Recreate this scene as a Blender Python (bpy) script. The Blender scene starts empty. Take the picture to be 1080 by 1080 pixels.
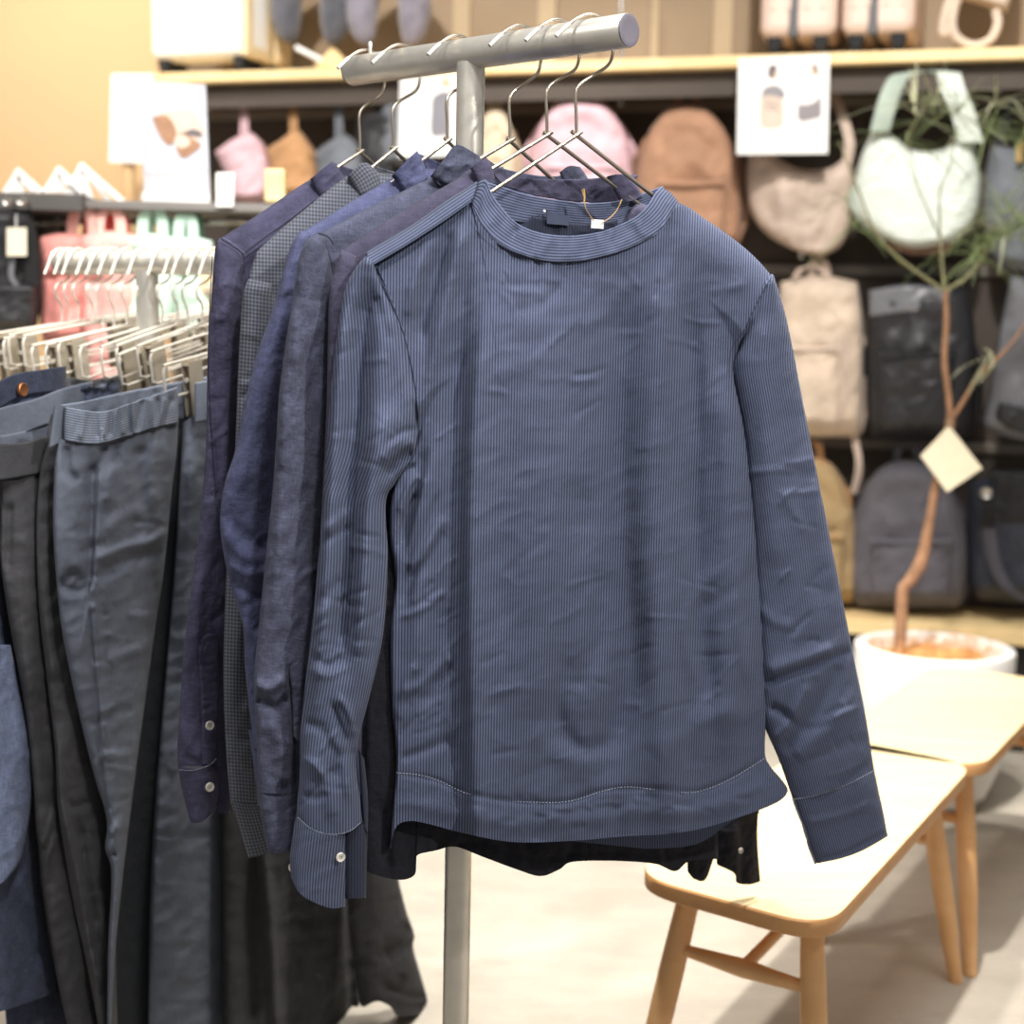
import bpy, math, random
import numpy as np
from mathutils import Vector, Matrix
random.seed(7)
rng = np.random.RandomState(11)
COL = bpy.context.scene.collection
R = math.radians

# ------------------------------------------------------------------ camera
F_PX = 1575.0
CAM_Z = 1.22
PITCH = math.atan(195.0 / F_PX)
ROLL = 0.02
C0 = np.array([0.0, 0.0, CAM_Z])
_f = np.array([0, math.cos(PITCH), -math.sin(PITCH)])
_u0 = np.array([0, math.sin(PITCH), math.cos(PITCH)])
_r0 = np.array([1.0, 0, 0])
_r = _r0 * math.cos(ROLL) + _u0 * math.sin(ROLL)
_u = -_r0 * math.sin(ROLL) + _u0 * math.cos(ROLL)
cam_d = bpy.data.cameras.new('camera')
cam = bpy.data.objects.new('camera', cam_d)
COL.objects.link(cam)
M = Matrix.Identity(4)
for i in range(3):
    M[i][0] = _r[i]; M[i][1] = _u[i]; M[i][2] = -_f[i]; M[i][3] = C0[i]
cam.matrix_world = M
cam_d.sensor_width = 36.0
cam_d.lens = 36.0 * F_PX / 1080.0
cam_d.dof.use_dof = True
cam_d.dof.focus_distance = 1.72
cam_d.dof.aperture_fstop = 3.6
bpy.context.scene.camera = cam

def rays(P):
    P = np.asarray(P, float)
    return (_f * F_PX + np.multiply.outer(P[..., 0] - 540.0, _r) - np.multiply.outer(P[..., 1] - 540.0, _u))

def on_z(px, py, z):
    d = rays((px, py)); return C0 + d * ((z - C0[2]) / d[2])

def at_y(px, py, Y):
    d = rays((px, py)); return C0 + d * (Y / d[1])

class Plane:
    """vertical plane through o whose horizontal direction is (cos phi, sin phi)"""
    def __init__(s, o, phi):
        s.o = np.asarray(o, float); s.phi = phi
        s.t = np.array([math.cos(phi), math.sin(phi), 0.0])
        s.n = np.array([math.sin(phi), -math.cos(phi), 0.0])
    def pts(s, P, off=0.0):
        d = rays(P)
        den = d @ s.n
        k = (((s.o - C0) @ s.n) + off) / den
        return C0 + d * np.asarray(k)[..., None]
    def pt(s, px, py, off=0.0):
        return s.pts(np.array([px, py], float), off)
    def uz(s, u, z, off=0.0):
        return s.o + s.t * u + np.array([0, 0, z]) + s.n * off
    def inter(s, A, Bv):
        A = np.asarray(A); Bv = np.asarray(Bv)
        k = ((s.o - A) @ s.n) / ((Bv - A) @ s.n)
        return A + (Bv - A) * k

# ------------------------------------------------------------------ objects
def setp(o, label=None, cat=None, group=None, kind=None):
    if label: o['label'] = label
    if cat: o['category'] = cat
    if group: o['group'] = group
    if kind: o['kind'] = kind
    return o

def wloc(o):
    v = np.zeros(3)
    while o is not None:
        v = v + np.array(o.location); o = o.parent
    return v

def thing(name, label, cat, loc, group=None):
    o = bpy.data.objects.new(name, None)
    o.empty_display_size = 0.05
    COL.objects.link(o)
    o.location = [float(c) for c in loc]
    return setp(o, label, cat, group)

def mesh_obj(name, verts, faces, mat, parent=None, uv=None, smooth=True, origin=None):
    """verts in world coordinates; stored relative to the parent's place (or own origin)"""
    verts = np.asarray(verts, float)
    me = bpy.data.meshes.new(name)
    o = bpy.data.objects.new(name, me)
    COL.objects.link(o)
    if parent is not None:
        o.parent = parent
        base = wloc(parent)
    else:
        if origin is None:
            mn = verts.min(0); mx = verts.max(0)
            origin = np.array([(mn[0]+mx[0])/2, (mn[1]+mx[1])/2, mn[2]])
        base = np.asarray(origin, float)
        o.location = [float(c) for c in base]
    me.from_pydata((verts - base).tolist(), [], [tuple(f) for f in faces])
    if uv is not None:
        lay = me.uv_layers.new(name='UVMap')
        idx = np.zeros(len(me.loops), dtype=np.int32)
        me.loops.foreach_get('vertex_index', idx)
        lay.data.foreach_set('uv', np.asarray(uv, float)[idx].ravel())
    if smooth:
        me.polygons.foreach_set('use_smooth', [True] * len(me.polygons))
    me.materials.append(mat)
    me.update()
    return o

class MB:
    def __init__(s): s.v = []; s.f = []; s.n = 0
    def add(s, v, f):
        v = np.asarray(v, float)
        s.v.append(v)
        s.f += [tuple(int(i) + s.n for i in q) for q in f]
        s.n += len(v); return s
    def tube(s, pts, r, n=10, cap=True, sx=1.0, closed=False):
        pts = np.asarray(pts, float); m = len(pts)
        rr = np.full(m, r) if np.isscalar(r) else np.asarray(r, float)
        tang = np.gradient(pts, axis=0)
        if closed:
            tang = np.roll(pts, -1, 0) - np.roll(pts, 1, 0)
        tang /= np.linalg.norm(tang, axis=1)[:, None] + 1e-12
        ref = np.array([0, 0, 1.0])
        if abs(tang[0] @ ref) > .9: ref = np.array([1.0, 0, 0])
        a = np.cross(tang[0], ref); a /= np.linalg.norm(a)
        V = []
        ang = np.linspace(0, 2*math.pi, n, endpoint=False)
        for i in range(m):
            a = a - tang[i] * (a @ tang[i]); a /= np.linalg.norm(a) + 1e-12
            b = np.cross(tang[i], a)
            V.append(pts[i] + rr[i] * (np.outer(np.cos(ang), a) + sx*np.outer(np.sin(ang), b)))
        V = np.concatenate(V); Fc = []
        for i in range(m if closed else m-1):
            j2 = (i+1) % m
            for j in range(n):
                k = (j+1) % n
                Fc.append((i*n+j, i*n+k, j2*n+k, j2*n+j))
        if cap and not closed:
            Fc.append(tuple(range(n-1, -1, -1))); Fc.append(tuple((m-1)*n + j for j in range(n)))
        return s.add(V, Fc)
    def box(s, c, size, rz=0.0, R3=None):
        x, y, z = np.asarray(size)/2
        V = np.array([[sx*x, sy*y, sz*z] for sz in (-1, 1) for sx, sy in ((-1,-1),(1,-1),(1,1),(-1,1))], float)
        if R3 is None:
            cc, ss = math.cos(rz), math.sin(rz)
            R3 = np.array([[cc, -ss, 0], [ss, cc, 0], [0, 0, 1]])
        V = V @ np.asarray(R3).T + np.asarray(c)
        return s.add(V, [(3,2,1,0),(4,5,6,7),(0,1,5,4),(1,2,6,5),(2,3,7,6),(3,0,4,7)])
    def lathe(s, prof, c, n=40, cap=False):
        c = np.asarray(c); V = []; Fc = []
        ang = np.linspace(0, 2*math.pi, n, endpoint=False)
        for r, z in prof:
            V.append(np.stack([c[0]+r*np.cos(ang), c[1]+r*np.sin(ang), np.full(n, c[2]+z)], 1))
        m = len(prof)
        for i in range(m-1):
            for j in range(n):
                k = (j+1) % n
                Fc.append((i*n+j, i*n+k, (i+1)*n+k, (i+1)*n+j))
        if cap:
            Fc.append(tuple(range(n-1, -1, -1))); Fc.append(tuple((m-1)*n+j for j in range(n)))
        return s.add(np.concatenate(V), Fc)
    def disc(s, c, nrm, r, th, n=24, dome=0.0):
        """a thin round button along nrm"""
        nrm = np.asarray(nrm, float); nrm = nrm/np.linalg.norm(nrm)
        ref = np.array([0, 0, 1.0]) if abs(nrm[2]) < .9 else np.array([1.0, 0, 0])
        a = np.cross(nrm, ref); a /= np.linalg.norm(a); b = np.cross(nrm, a)
        ang = np.linspace(0, 2*math.pi, n, endpoint=False)
        ring = np.outer(np.cos(ang), a)+np.outer(np.sin(ang), b)
        V = []
        for rr, h in ((r, 0), (r, th*.7), (r*.86, th), (r*.62, th*.75), (r*.2, th*.7+dome)):
            V.append(np.asarray(c)+ring*rr+nrm*h)
        m = len(V); V = np.concatenate(V); Fc = []
        for i in range(m-1):
            for j in range(n):
                k = (j+1) % n; Fc.append((i*n+j, i*n+k, (i+1)*n+k, (i+1)*n+j))
        Fc.append(tuple((m-1)*n+j for j in range(n))); Fc.append(tuple(range(n-1, -1, -1)))
        return s.add(V, Fc)
    def ico(s, c, r, sub=2):
        pass
    def ribbon(s, pts, width, side, th=.002):
        """flat strap along pts, width along vector(s) side"""
        pts = np.asarray(pts, float); m = len(pts)
        side = np.asarray(side, float)
        if side.ndim == 1: side = np.tile(side/np.linalg.norm(side), (m, 1))
        w = np.full(m, width) if np.isscalar(width) else np.asarray(width)
        tang = np.gradient(pts, axis=0); tang /= np.linalg.norm(tang, axis=1)[:, None]+1e-12
        nn = np.cross(tang, side); nn /= np.linalg.norm(nn, axis=1)[:, None]+1e-12
        V = np.concatenate([np.stack([pts[i]-side[i]*w[i]/2-nn[i]*th/2, pts[i]+side[i]*w[i]/2-nn[i]*th/2,
                                      pts[i]+side[i]*w[i]/2+nn[i]*th/2, pts[i]-side[i]*w[i]/2+nn[i]*th/2]) for i in range(m)])
        Fc = []
        for i in range(m-1):
            for j in range(4):
                k = (j+1) % 4; Fc.append((i*4+j, i*4+k, (i+1)*4+k, (i+1)*4+j))
        Fc.append((3,2,1,0)); Fc.append(tuple((m-1)*4+j for j in range(4)))
        return s.add(V, Fc)
    def build(s, name, mat, parent=None, smooth=True, bevel=0.0, seg=2, origin=None, auto=True):
        o = mesh_obj(name, np.concatenate(s.v), s.f, mat, parent, smooth=smooth, origin=origin)
        if bevel:
            b = o.modifiers.new('bevel', 'BEVEL'); b.width = bevel; b.segments = seg; b.limit_method = 'ANGLE'; b.angle_limit = R(35)
            b.harden_normals = False
        if smooth and auto:
            try:
                o.data.set_sharp_from_angle(angle=R(40))
            except Exception: pass
        return o

# ------------------------------------------------------------------ 2-D curves
def spl(pts, n, smooth=True):
    """resample a polyline to n points by arc length; Catmull-Rom smoothing"""
    P = np.asarray(pts, float)
    if len(P) == 1: return np.repeat(P, n, 0)
    if smooth and len(P) > 2:
        Q = np.vstack([2*P[0]-P[1], P, 2*P[-1]-P[-2]])
        out = []
        for i in range(1, len(Q)-2):
            t = np.linspace(0, 1, 14, endpoint=False)[:, None]
            a, b, c, d = Q[i-1], Q[i], Q[i+1], Q[i+2]
            out.append(.5*((2*b)+(-a+c)*t+(2*a-5*b+4*c-d)*t*t+(-a+3*b-3*c+d)*t**3))
        P = np.vstack(out+[P[-1:]])
    s = np.concatenate([[0], np.cumsum(np.linalg.norm(np.diff(P, axis=0), axis=1))])
    q = np.linspace(0, s[-1], n)
    return np.stack([np.interp(q, s, P[:, k]) for k in range(P.shape[1])], 1)

def coons(L, Rr, T, B, nu, nv, ss=True):
    L = spl(L, nv+1, ss); Rr = spl(Rr, nv+1, ss); T = spl(T, nu+1, ss); B = spl(B, nu+1, ss)
    u = np.linspace(0, 1, nu+1)[None, :, None]; v = np.linspace(0, 1, nv+1)[:, None, None]
    P = (1-u)*L[:, None]+u*Rr[:, None]+(1-v)*T[None]+v*B[None]
    P -= (1-u)*(1-v)*((L[0]+T[0])/2)+u*(1-v)*((Rr[0]+T[-1])/2)+(1-u)*v*((L[-1]+B[0])/2)+u*v*((Rr[-1]+B[-1])/2)
    return P

def hashn(ix, iy, seed):
    h = np.sin(ix*127.1+iy*311.7+seed*74.7)*43758.5453
    return h-np.floor(h)
def vnoise(x, y, seed=0):
    ix = np.floor(x); iy = np.floor(y); fx = x-ix; fy = y-iy
    fx = fx*fx*(3-2*fx); fy = fy*fy*(3-2*fy)
    a = hashn(ix, iy, seed); b = hashn(ix+1, iy, seed); c = hashn(ix, iy+1, seed); d = hashn(ix+1, iy+1, seed)
    return (a*(1-fx)+b*fx)*(1-fy)+(c*(1-fx)+d*fx)*fy-.5
def fbm(x, y, seed=0, o=3):
    r = 0; a = 1
    for i in range(o):
        r = r+a*vnoise(x*2**i, y*2**i, seed+i*13); a *= .5
    return r

def seg_dist(PX, PY, pts):
    """distance to polyline and signed side (positive = right of travel as seen in the image)"""
    best = np.full(PX.shape, 1e9); sgn = np.zeros(PX.shape); par = np.zeros(PX.shape)
    pts = spl(pts, max(8, 6*len(pts)))
    for i_, ((x0, y0), (x1, y1)) in enumerate(zip(pts[:-1], pts[1:])):
        dx, dy = x1-x0, y1-y0; l2 = dx*dx+dy*dy+1e-9
        t = np.clip(((PX-x0)*dx+(PY-y0)*dy)/l2, 0, 1)
        d = np.hypot(PX-x0-t*dx, PY-y0-t*dy)
        c = (PX-x0)*(-dy)+(PY-y0)*dx
        m = d < best
        best = np.where(m, d, best); sgn = np.where(m, np.sign(c), sgn); par = np.where(m, (i_+t)/(len(pts)-1), par)
    return best, sgn, par

def fold_sum(PX, PY, folds):
    h = np.zeros(PX.shape)
    for fd in folds:
        k, pts, w, amp = fd[:4]
        d, sg, par = seg_dist(PX, PY, pts)
        if k == 'g':      # ridge (amp>0) or groove (amp<0)
            h += amp*np.exp(-(d/w)**2)*np.clip(par/.12+.25, 0, 1)*np.clip((1-par)/.12+(1 if len(fd) > 5 else .4), 0, 1)
        elif k == 's':    # lap fold: one side stands proud and fades away over fd[4]
            fade = fd[4]
            h += amp*sg*np.tanh(d/w)*np.exp(-d/fade)*np.clip(par/.2, 0, 1)
    return h

def panel(name, parent, mat, pl, L, Rr, T, B, nu=60, nv=100, off=0.0, bulge=.02, back=.02, p=2.3, folds=(),
          noise=0.0, nscale=(40, 90), seed=1, uv='plane', closetop=0.0, closebot=0.0, single=False, offfn=None,
          backB=None, uvswap=False, smooth_curves=True, backoff=None, thick=0.0, noise2=0.0, n2scale=(14, 14), edgefade=.05,
          eL=None, eR=None, ctu=None):
    """cloth-like closed shape: a front skin and a back skin that share their side edges, spanned between four
    outline curves; the skins stand off the garment plane by bulge / back plus folds."""
    def grid(Bc):
        return coons(L, Rr, T, Bc, nu, nv, smooth_curves)
    G = grid(B)
    U, V = np.meshgrid(np.linspace(0, 1, nu+1), np.linspace(0, 1, nv+1))
    prof = (np.clip(1-np.abs(2*U-1)**p, 0, 1))**(1/p)
    ct_mask = np.ones(U.shape)
    if ctu: ct_mask = np.clip(np.maximum(ctu[0]-U, U-ctu[1])/.05+.5, 0, 1)
    # open sides (armholes): the skin keeps part of its stand-off there; (amount, down to v)
    if eL: prof = np.maximum(prof, eL[0]*np.clip((eL[1]-V)/.08, 0, 1)*(U < .5))
    if eR: prof = np.maximum(prof, eR[0]*np.clip((eR[1]-V)/.08, 0, 1)*(U >= .5))
    if closetop:
        rmp = np.sqrt(np.clip(1-(1-np.clip(V/closetop, 0, 1))**2, 0, 1)); prof = prof*(rmp*ct_mask+1-ct_mask)
    if closebot: prof = prof*np.clip((1-V)/closebot, 0, 1)**.5
    fade = np.clip(np.minimum(U, 1-U)/edgefade, 0, 1) if edgefade else np.ones(U.shape)
    if closetop: fade = fade*(np.clip(V/closetop, 0, 1)*ct_mask+1-ct_mask)
    if closebot: fade = fade*np.clip((1-V)/closebot, 0, 1)
    PX, PY = G[..., 0], G[..., 1]
    h = fold_sum(PX, PY, folds)
    if noise:
        h = h+noise*fbm(PX/nscale[0]+.35*PY/nscale[1], PY/nscale[1], seed)*1.6
    if noise2:
        h = h+noise2*(.5-np.abs(fbm(PX/n2scale[0]+.6*PY/n2scale[1], PY/n2scale[1], seed+50, 2))*2)
    base = off if offfn is None else off+offfn(PX, PY, U, V)
    offF = base+bulge*prof+h*fade
    W = pl.pts(G, offF)
    verts = [W.reshape(-1, 3)]
    # uv
    ctr = pl.pts(G, off)
    if uv == 'plane':
        uu = (ctr-pl.o) @ pl.t; vv = ctr[..., 2]
    else:
        seg = np.linalg.norm(np.diff(ctr, axis=1), axis=2)
        wdt = seg.sum(1)
        uu = (U-.5)*wdt[:, None]
        sl = np.linalg.norm(np.diff(ctr, axis=0), axis=2).mean(1)
        vv = np.concatenate([[0], np.cumsum(sl)])[:, None]+0*U
    if uvswap: uu, vv = vv, uu
    UVs = [np.stack([uu, vv], -1).reshape(-1, 2)]
    n1 = nu+1
    def quads(o, flip):
        q = []
        for j in range(nv):
            for i in range(nu):
                a = o+j*n1+i
                q.append((a, a+1, a+n1+1, a+n1) if flip else (a, a+n1, a+n1+1, a+1))
        return q
    faces = quads(0, False)
    if not single:
        if backB is not None:
            G2 = coons(L[:-1]+[backB[0]], Rr[:-1]+[backB[-1]], T, backB, nu, nv, smooth_curves)
        else:
            G2 = G
        bo = base if backoff is None else backoff
        hb = noise*fbm(G2[..., 0]/nscale[0], G2[..., 1]/nscale[1], seed+9)*fade if noise else 0
        Wb = pl.pts(G2, bo-back*prof+hb)
        o = (nu+1)*(nv+1)
        verts.append(Wb.reshape(-1, 3)); UVs.append(UVs[0])
        faces += quads(o, True)
        if backB is None and backoff is None:
            # weld side columns
            remap = {}
            for j in range(nv+1):
                remap[o+j*n1] = j*n1; remap[o+j*n1+nu] = j*n1+nu
            if closetop and not ctu:
                for i in range(nu+1): remap[o+i] = i
            if closebot:
                for i in range(nu+1): remap[o+nv*n1+i] = nv*n1+i
            faces = [tuple(remap.get(i, i) for i in f) for f in faces]
    vs = np.concatenate(verts); uvs = np.concatenate(UVs)
    used = np.zeros(len(vs), bool); fa = np.array(faces); used[fa.ravel()] = True
    idx = np.cumsum(used)-1
    o = mesh_obj(name, vs[used], idx[fa].tolist(), mat, parent, uv=uvs[used])
    if thick:
        sm = o.modifiers.new('thickness', 'SOLIDIFY'); sm.thickness = thick; sm.offset = -1
    o['_g'] = 0
    del o['_g']
    return o

# ------------------------------------------------------------------ materials
def srgb(c):
    if isinstance(c, str):
        c = c.lstrip('#'); c = [int(c[i:i+2], 16) for i in (0, 2, 4)]
    o = []
    for x in c:
        x = x/255.0
        o.append(x/12.92 if x <= .04045 else ((x+.055)/1.055)**2.4)
    return (o[0], o[1], o[2], 1.0)

class NT:
    def __init__(s, name):
        s.m = bpy.data.materials.new(name); s.m.use_nodes = True
        s.t = s.m.node_tree; s.t.nodes.clear()
        s.out = s.n('ShaderNodeOutputMaterial'); s.b = s.n('ShaderNodeBsdfPrincipled')
        s.l(s.b.outputs[0], s.out.inputs[0])
    def n(s, t, **k):
        x = s.t.nodes.new(t)
        for a, b in k.items(): setattr(x, a, b)
        return x
    def l(s, a, b): s.t.links.new(a, b)
    def math(s, op, a, b=None):
        x = s.n('ShaderNodeMath', operation=op)
        for i, q in enumerate((a, b)):
            if q is None: continue
            if isinstance(q, (int, float)): x.inputs[i].default_value = q
            else: s.l(q, x.inputs[i])
        return x.outputs[0]
    def mix(s, f, a, b, mode='MIX'):
        x = s.n('ShaderNodeMix', data_type='RGBA', blend_type=mode)
        for i, q in ((0, f), (6, a), (7, b)):
            if isinstance(q, (int, float)): x.inputs[i].default_value = q
            elif isinstance(q, tuple): x.inputs[i].default_value = q
            else: s.l(q, x.inputs[i])
        return x.outputs[2]
    def noise(s, vec, scale, detail=3, rough=.55):
        x = s.n('ShaderNodeTexNoise'); x.inputs['Scale'].default_value = scale
        x.inputs['Detail'].default_value = detail; x.inputs['Roughness'].default_value = rough
        if vec is not None: s.l(vec, x.inputs['Vector'])
        return x.outputs['Fac']
    def ramp(s, f, lo, hi, a=0.0, b=1.0):
        x = s.n('ShaderNodeMapRange'); x.inputs[1].default_value = lo; x.inputs[2].default_value = hi
        x.inputs[3].default_value = a; x.inputs[4].default_value = b; s.l(f, x.inputs[0]); return x.outputs[0]
    def bump(s, h, strength, dist):
        x = s.n('ShaderNodeBump'); x.inputs['Strength'].default_value = strength; x.inputs['Distance'].default_value = dist
        s.l(h, x.inputs['Height']); s.l(x.outputs[0], s.b.inputs['Normal']); return x
    def coord(s, w='Object'):
        return s.n('ShaderNodeTexCoord').outputs[w]
    def scalev(s, v, sc):
        x = s.n('ShaderNodeMapping'); s.l(v, x.inputs[0]); x.inputs['Scale'].default_value = sc; return x.outputs[0]
    def uvmeters(s): return s.n('ShaderNodeUVMap').outputs[0]

def simple(name, col, rough=.6, metal=0.0, var=.06, vscale=18, bump=0.0, bscale=120, sheen=0.0, emis=0.0, coat=0.0, spec=None):
    t = NT(name); c = srgb(col)
    v = t.coord()
    f = t.ramp(t.noise(v, vscale, 4), .3, .7)
    dk = tuple(max(0, x*(1-var*2)) for x in c[:3])+(1,); lt = tuple(min(1, x*(1+var)) for x in c[:3])+(1,)
    t.l(t.mix(f, dk, lt), t.b.inputs['Base Color'])
    t.b.inputs['Roughness'].default_value = rough; t.b.inputs['Metallic'].default_value = metal
    if sheen: t.b.inputs['Sheen Weight'].default_value = sheen; t.b.inputs['Sheen Roughness'].default_value = .5
    if coat: t.b.inputs['Coat Weight'].default_value = coat
    if spec is not None: t.b.inputs['Specular IOR Level'].default_value = spec
    if emis:
        t.b.inputs['Emission Color'].default_value = c; t.b.inputs['Emission Strength'].default_value = emis
    if bump: t.bump(t.noise(v, bscale, 5), bump, .004)
    return t.m

def cloth(name, c1, c2=None, stripe=0.0, check=0.0, duty=0.0, mott=.25, mscale=22, bump=.35, bscale=60, bdist=.004, sheen=.04, weave=.0011,
          rough=.92, slub=0.0):
    """woven cotton / linen; stripe and check periods in metres, measured on the cloth itself"""
    t = NT(name); A = srgb(c1); Bc = srgb(c2 or c1)
    uv = t.uvmeters(); obj = t.coord()
    sep = t.n('ShaderNodeSeparateXYZ'); t.l(uv, sep.inputs[0])
    def band(o, per, d):
        s_ = t.math('SINE', t.math('MULTIPLY', o, 2*math.pi/per))
        return t.ramp(s_, d-.55, d+.55)
    col = None
    if check:
        bx = band(sep.outputs[0], check, duty); by = band(sep.outputs[1], check, duty)
        f = t.math('MULTIPLY', t.math('ADD', bx, by), .5); col = t.mix(f, A, Bc)
    elif stripe:
        col = t.mix(band(sep.outputs[0], stripe, duty), A, Bc)
    else:
        f = t.ramp(t.noise(obj, mscale*3, 5, .7), .25, .75); col = t.mix(f, A, Bc)
    m = t.ramp(t.noise(obj, mscale, 5, .62), .25, .75, 1-mott, 1+mott*.6)
    if slub:
        sl = t.ramp(t.noise(t.scalev(uv, (60, 900, 1)), 1.0, 3, .6), .3, .7, 1-slub, 1+slub)
        m = t.math('MULTIPLY', m, sl)
        sl2 = t.ramp(t.noise(t.scalev(uv, (900, 60, 1)), 1.0, 3, .6), .3, .7, 1-slub, 1+slub)
        m = t.math('MULTIPLY', m, sl2)
    cm = t.n('ShaderNodeVectorMath', operation='SCALE'); t.l(col, cm.inputs[0]); t.l(m, cm.inputs['Scale'])
    t.l(cm.outputs[0], t.b.inputs['Base Color'])
    t.b.inputs['Roughness'].default_value = rough
    t.b.inputs['Specular IOR Level'].default_value = .2
    t.b.inputs['Sheen Weight'].default_value = sheen; t.b.inputs['Sheen Roughness'].default_value = .6
    n1 = t.noise(obj, bscale, 4, .6)
    n2 = t.noise(t.scalev(uv, (1/weave, 1/weave, 1)), 1.0, 1)
    h = t.math('ADD', n1, t.math('MULTIPLY', n2, .12))
    t.bump(h, bump, bdist)
    return t.m
# ------------------------------------------------------------------ shared materials
m_steel = simple('brushed_steel', '#dcd8cf', rough=.36, metal=.72, var=.05, vscale=30, bump=.05, bscale=300)
m_steel_dk = simple('wire_steel', '#b3a99b', rough=.3, metal=.9, var=.03)
m_cap = simple('grey_plastic_cap', '#716d78', rough=.6, var=.02)
m_wood = None
def wood(name, c1, c2, scale=14, rough=.5):
    t = NT(name); v = t.coord()
    g = t.noise(t.scalev(v, (3.0, 26, 26)), 1.0*scale/14, 4, .6)
    t.l(t.mix(t.ramp(g, .3, .7), srgb(c1), srgb(c2)), t.b.inputs['Base Color'])
    t.b.inputs['Roughness'].default_value = rough
    t.bump(g, .05, .002)
    return t.m
m_wood = wood('pale_beech', '#d2a06a', '#dbad7a')
m_shelfwood = wood('shelf_oak', '#ecc98e', '#f3d9a5')
m_white = simple('white_paper', '#f4f2ef', rough=.7, var=.01)
m_black = simple('black_metal', '#1d1b1a', rough=.6, var=.05)

def floor_mat():
    t = NT('worn_screed'); v = t.coord()
    a = t.noise(v, 1.7, 6, .62); b = t.noise(t.scalev(v, (1, 2.5, 1)), 7, 5, .6); c = t.noise(v, 60, 3, .6)
    m = t.math('ADD', t.math('ADD', t.math('MULTIPLY', a, .55), t.math('MULTIPLY', b, .33)), t.math('MULTIPLY', c, .12))
    col = t.mix(t.ramp(m, .36, .64), srgb('#a39c90'), srgb('#c2baac'))
    t.l(col, t.b.inputs['Base Color']); t.b.inputs['Roughness'].default_value = .55
    t.bump(m, .12, .01); return t.m
mb = MB(); mb.box((0, 3.0, -.05), (9, 9.0, .1))
setp(mb.build('floor', floor_mat(), smooth=False), kind='structure')

# the shelf wall: its front edge follows the long wooden shelf
Z_SHELF = 1.99
_a = on_z(215, 86, Z_SHELF); _b = on_z(1080, 61, Z_SHELF)
WPHI = math.atan2(_b[1]-_a[1], _b[0]-_a[0])
_k = at_y(960, 66, 4.2)
_mid = on_z(960, 65, Z_SHELF)
WALL = Plane(_mid, WPHI)
WT, WN = WALL.t, WALL.n
WDEP = .36
def wp(px, py, off=0.0): return WALL.pt(px, py, off)
def wu(px, py=300, off=0.0): return float((wp(px, py, off)-WALL.o) @ WT)
def wz(px, py, off=0.0): return float(wp(px, py, off)[2])
def wbox(mbx, px0, py0, px1, py1, off, dep, u_pad=0.0):
    a = wp(px0, (py0+py1)/2, off); b = wp(px1, (py0+py1)/2, off)
    z0 = wz((px0+px1)/2, py1, off); z1 = wz((px0+px1)/2, py0, off)
    c = (a+b)/2; w = np.linalg.norm((b-a)[:2])
    c = np.array([c[0], c[1], (z0+z1)/2])-WN*dep/2
    return mbx.box(c, (w, dep, z1-z0), rz=WPHI)
def wbox_u(mbx, u0, u1, z0, z1, off, dep):
    c = WALL.o+WT*(u0+u1)/2+WN*(off-dep/2); c = np.array([c[0], c[1], (z0+z1)/2])
    return mbx.box(c, (u1-u0, dep, z1-z0), rz=WPHI)

UL, UR = wu(122, 80), 2.2
t_ = NT('shop_wall_taupe'); t_.b.inputs['Base Color'].default_value = srgb('#b9a58a'); t_.b.inputs['Roughness'].default_value = .85
nz = t_.noise(t_.coord(), 3, 4); t_.l(t_.mix(t_.ramp(nz, .3, .7), srgb('#8f7c65'), srgb('#9b8770')), t_.b.inputs['Base Color'])
mb = MB(); wbox_u(mb, UL-.02, UR, 0, 3.4, -WDEP-.02, .1)
setp(mb.build('wall_back', t_.m, smooth=False), kind='structure')
m_yel = simple('warm_painted_wall', '#e6bf90', rough=.9, var=.02, vscale=1.5)
mb = MB(); wbox_u(mb, UL-3.2, UL-.02, 0, 3.4, -WDEP-.25, .1)
setp(mb.build('wall_left', m_yel, smooth=False), kind='structure')
mb = MB(); wbox_u(mb, UL-.02, UL+.0, 0, 3.4, -WDEP-.05, .22)
setp(mb.build('trim_1', simple('wall_return', '#d9b27a', rough=.9, var=.02), smooth=False), kind='structure')

# black pegged back panel under the shelf
m_panel = simple('dark_back_panel', '#4d443d', rough=.75, var=.08, vscale=3)
sh = thing('wall_shelf', 'long pale wooden shelf with dark back panel holding rows of hanging bags', 'shelf', WALL.o+WT*0.2-np.array([0, 0, Z_SHELF]))
mb = MB(); wbox_u(mb, UL+.0, UR, Z_SHELF, Z_SHELF+.032, 0.0, WDEP); mb.build('shelf_board', m_shelfwood, sh, smooth=False, bevel=.003)
mb = MB(); wbox_u(mb, UL+.03, UR, Z_SHELF-.075, Z_SHELF-.001, -.05, .02); mb.build('fascia', m_panel, sh, smooth=False)
mb = MB(); wbox_u(mb, UL+.02, UR, .22, Z_SHELF, -WDEP+.015, .03); mb.build('back_panel', m_panel, sh, smooth=False)
ZP = wz(980, 660, 0.02)
mb = MB(); wbox_u(mb, UL+.4, UR, ZP-.045, ZP, 0.0, WDEP-.02); mb.build('plinth_board', m_shelfwood, sh, smooth=False, bevel=.003)
mb = MB(); wbox_u(mb, UL+.4, UR, 0.0, ZP-.05, -.06, WDEP-.1); mb.build('plinth_base', m_black, sh, smooth=False)
m_bar = simple('grey_bar', '#7d766f', rough=.5, metal=.3, var=.03)
ZB = [wz(800, 108, -.3), wz(970, 285, -.3), wz(980, 471, -.3)]
for z in ZB:
    mb = MB(); wbox_u(mb, UL+.05, UR, z-.016, z+.016, -WDEP+.035, .02); mb.build('hanging_bar', m_bar, sh, smooth=False, bevel=.002)
for px in (345, 655, 862, 1006):
    mb = MB(); u = wu(px, 105, -.33); wbox_u(mb, u-.008, u+.008, .25, Z_SHELF, -WDEP+.03, .012); mb.build('upright', m_panel, sh, smooth=False)
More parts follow.
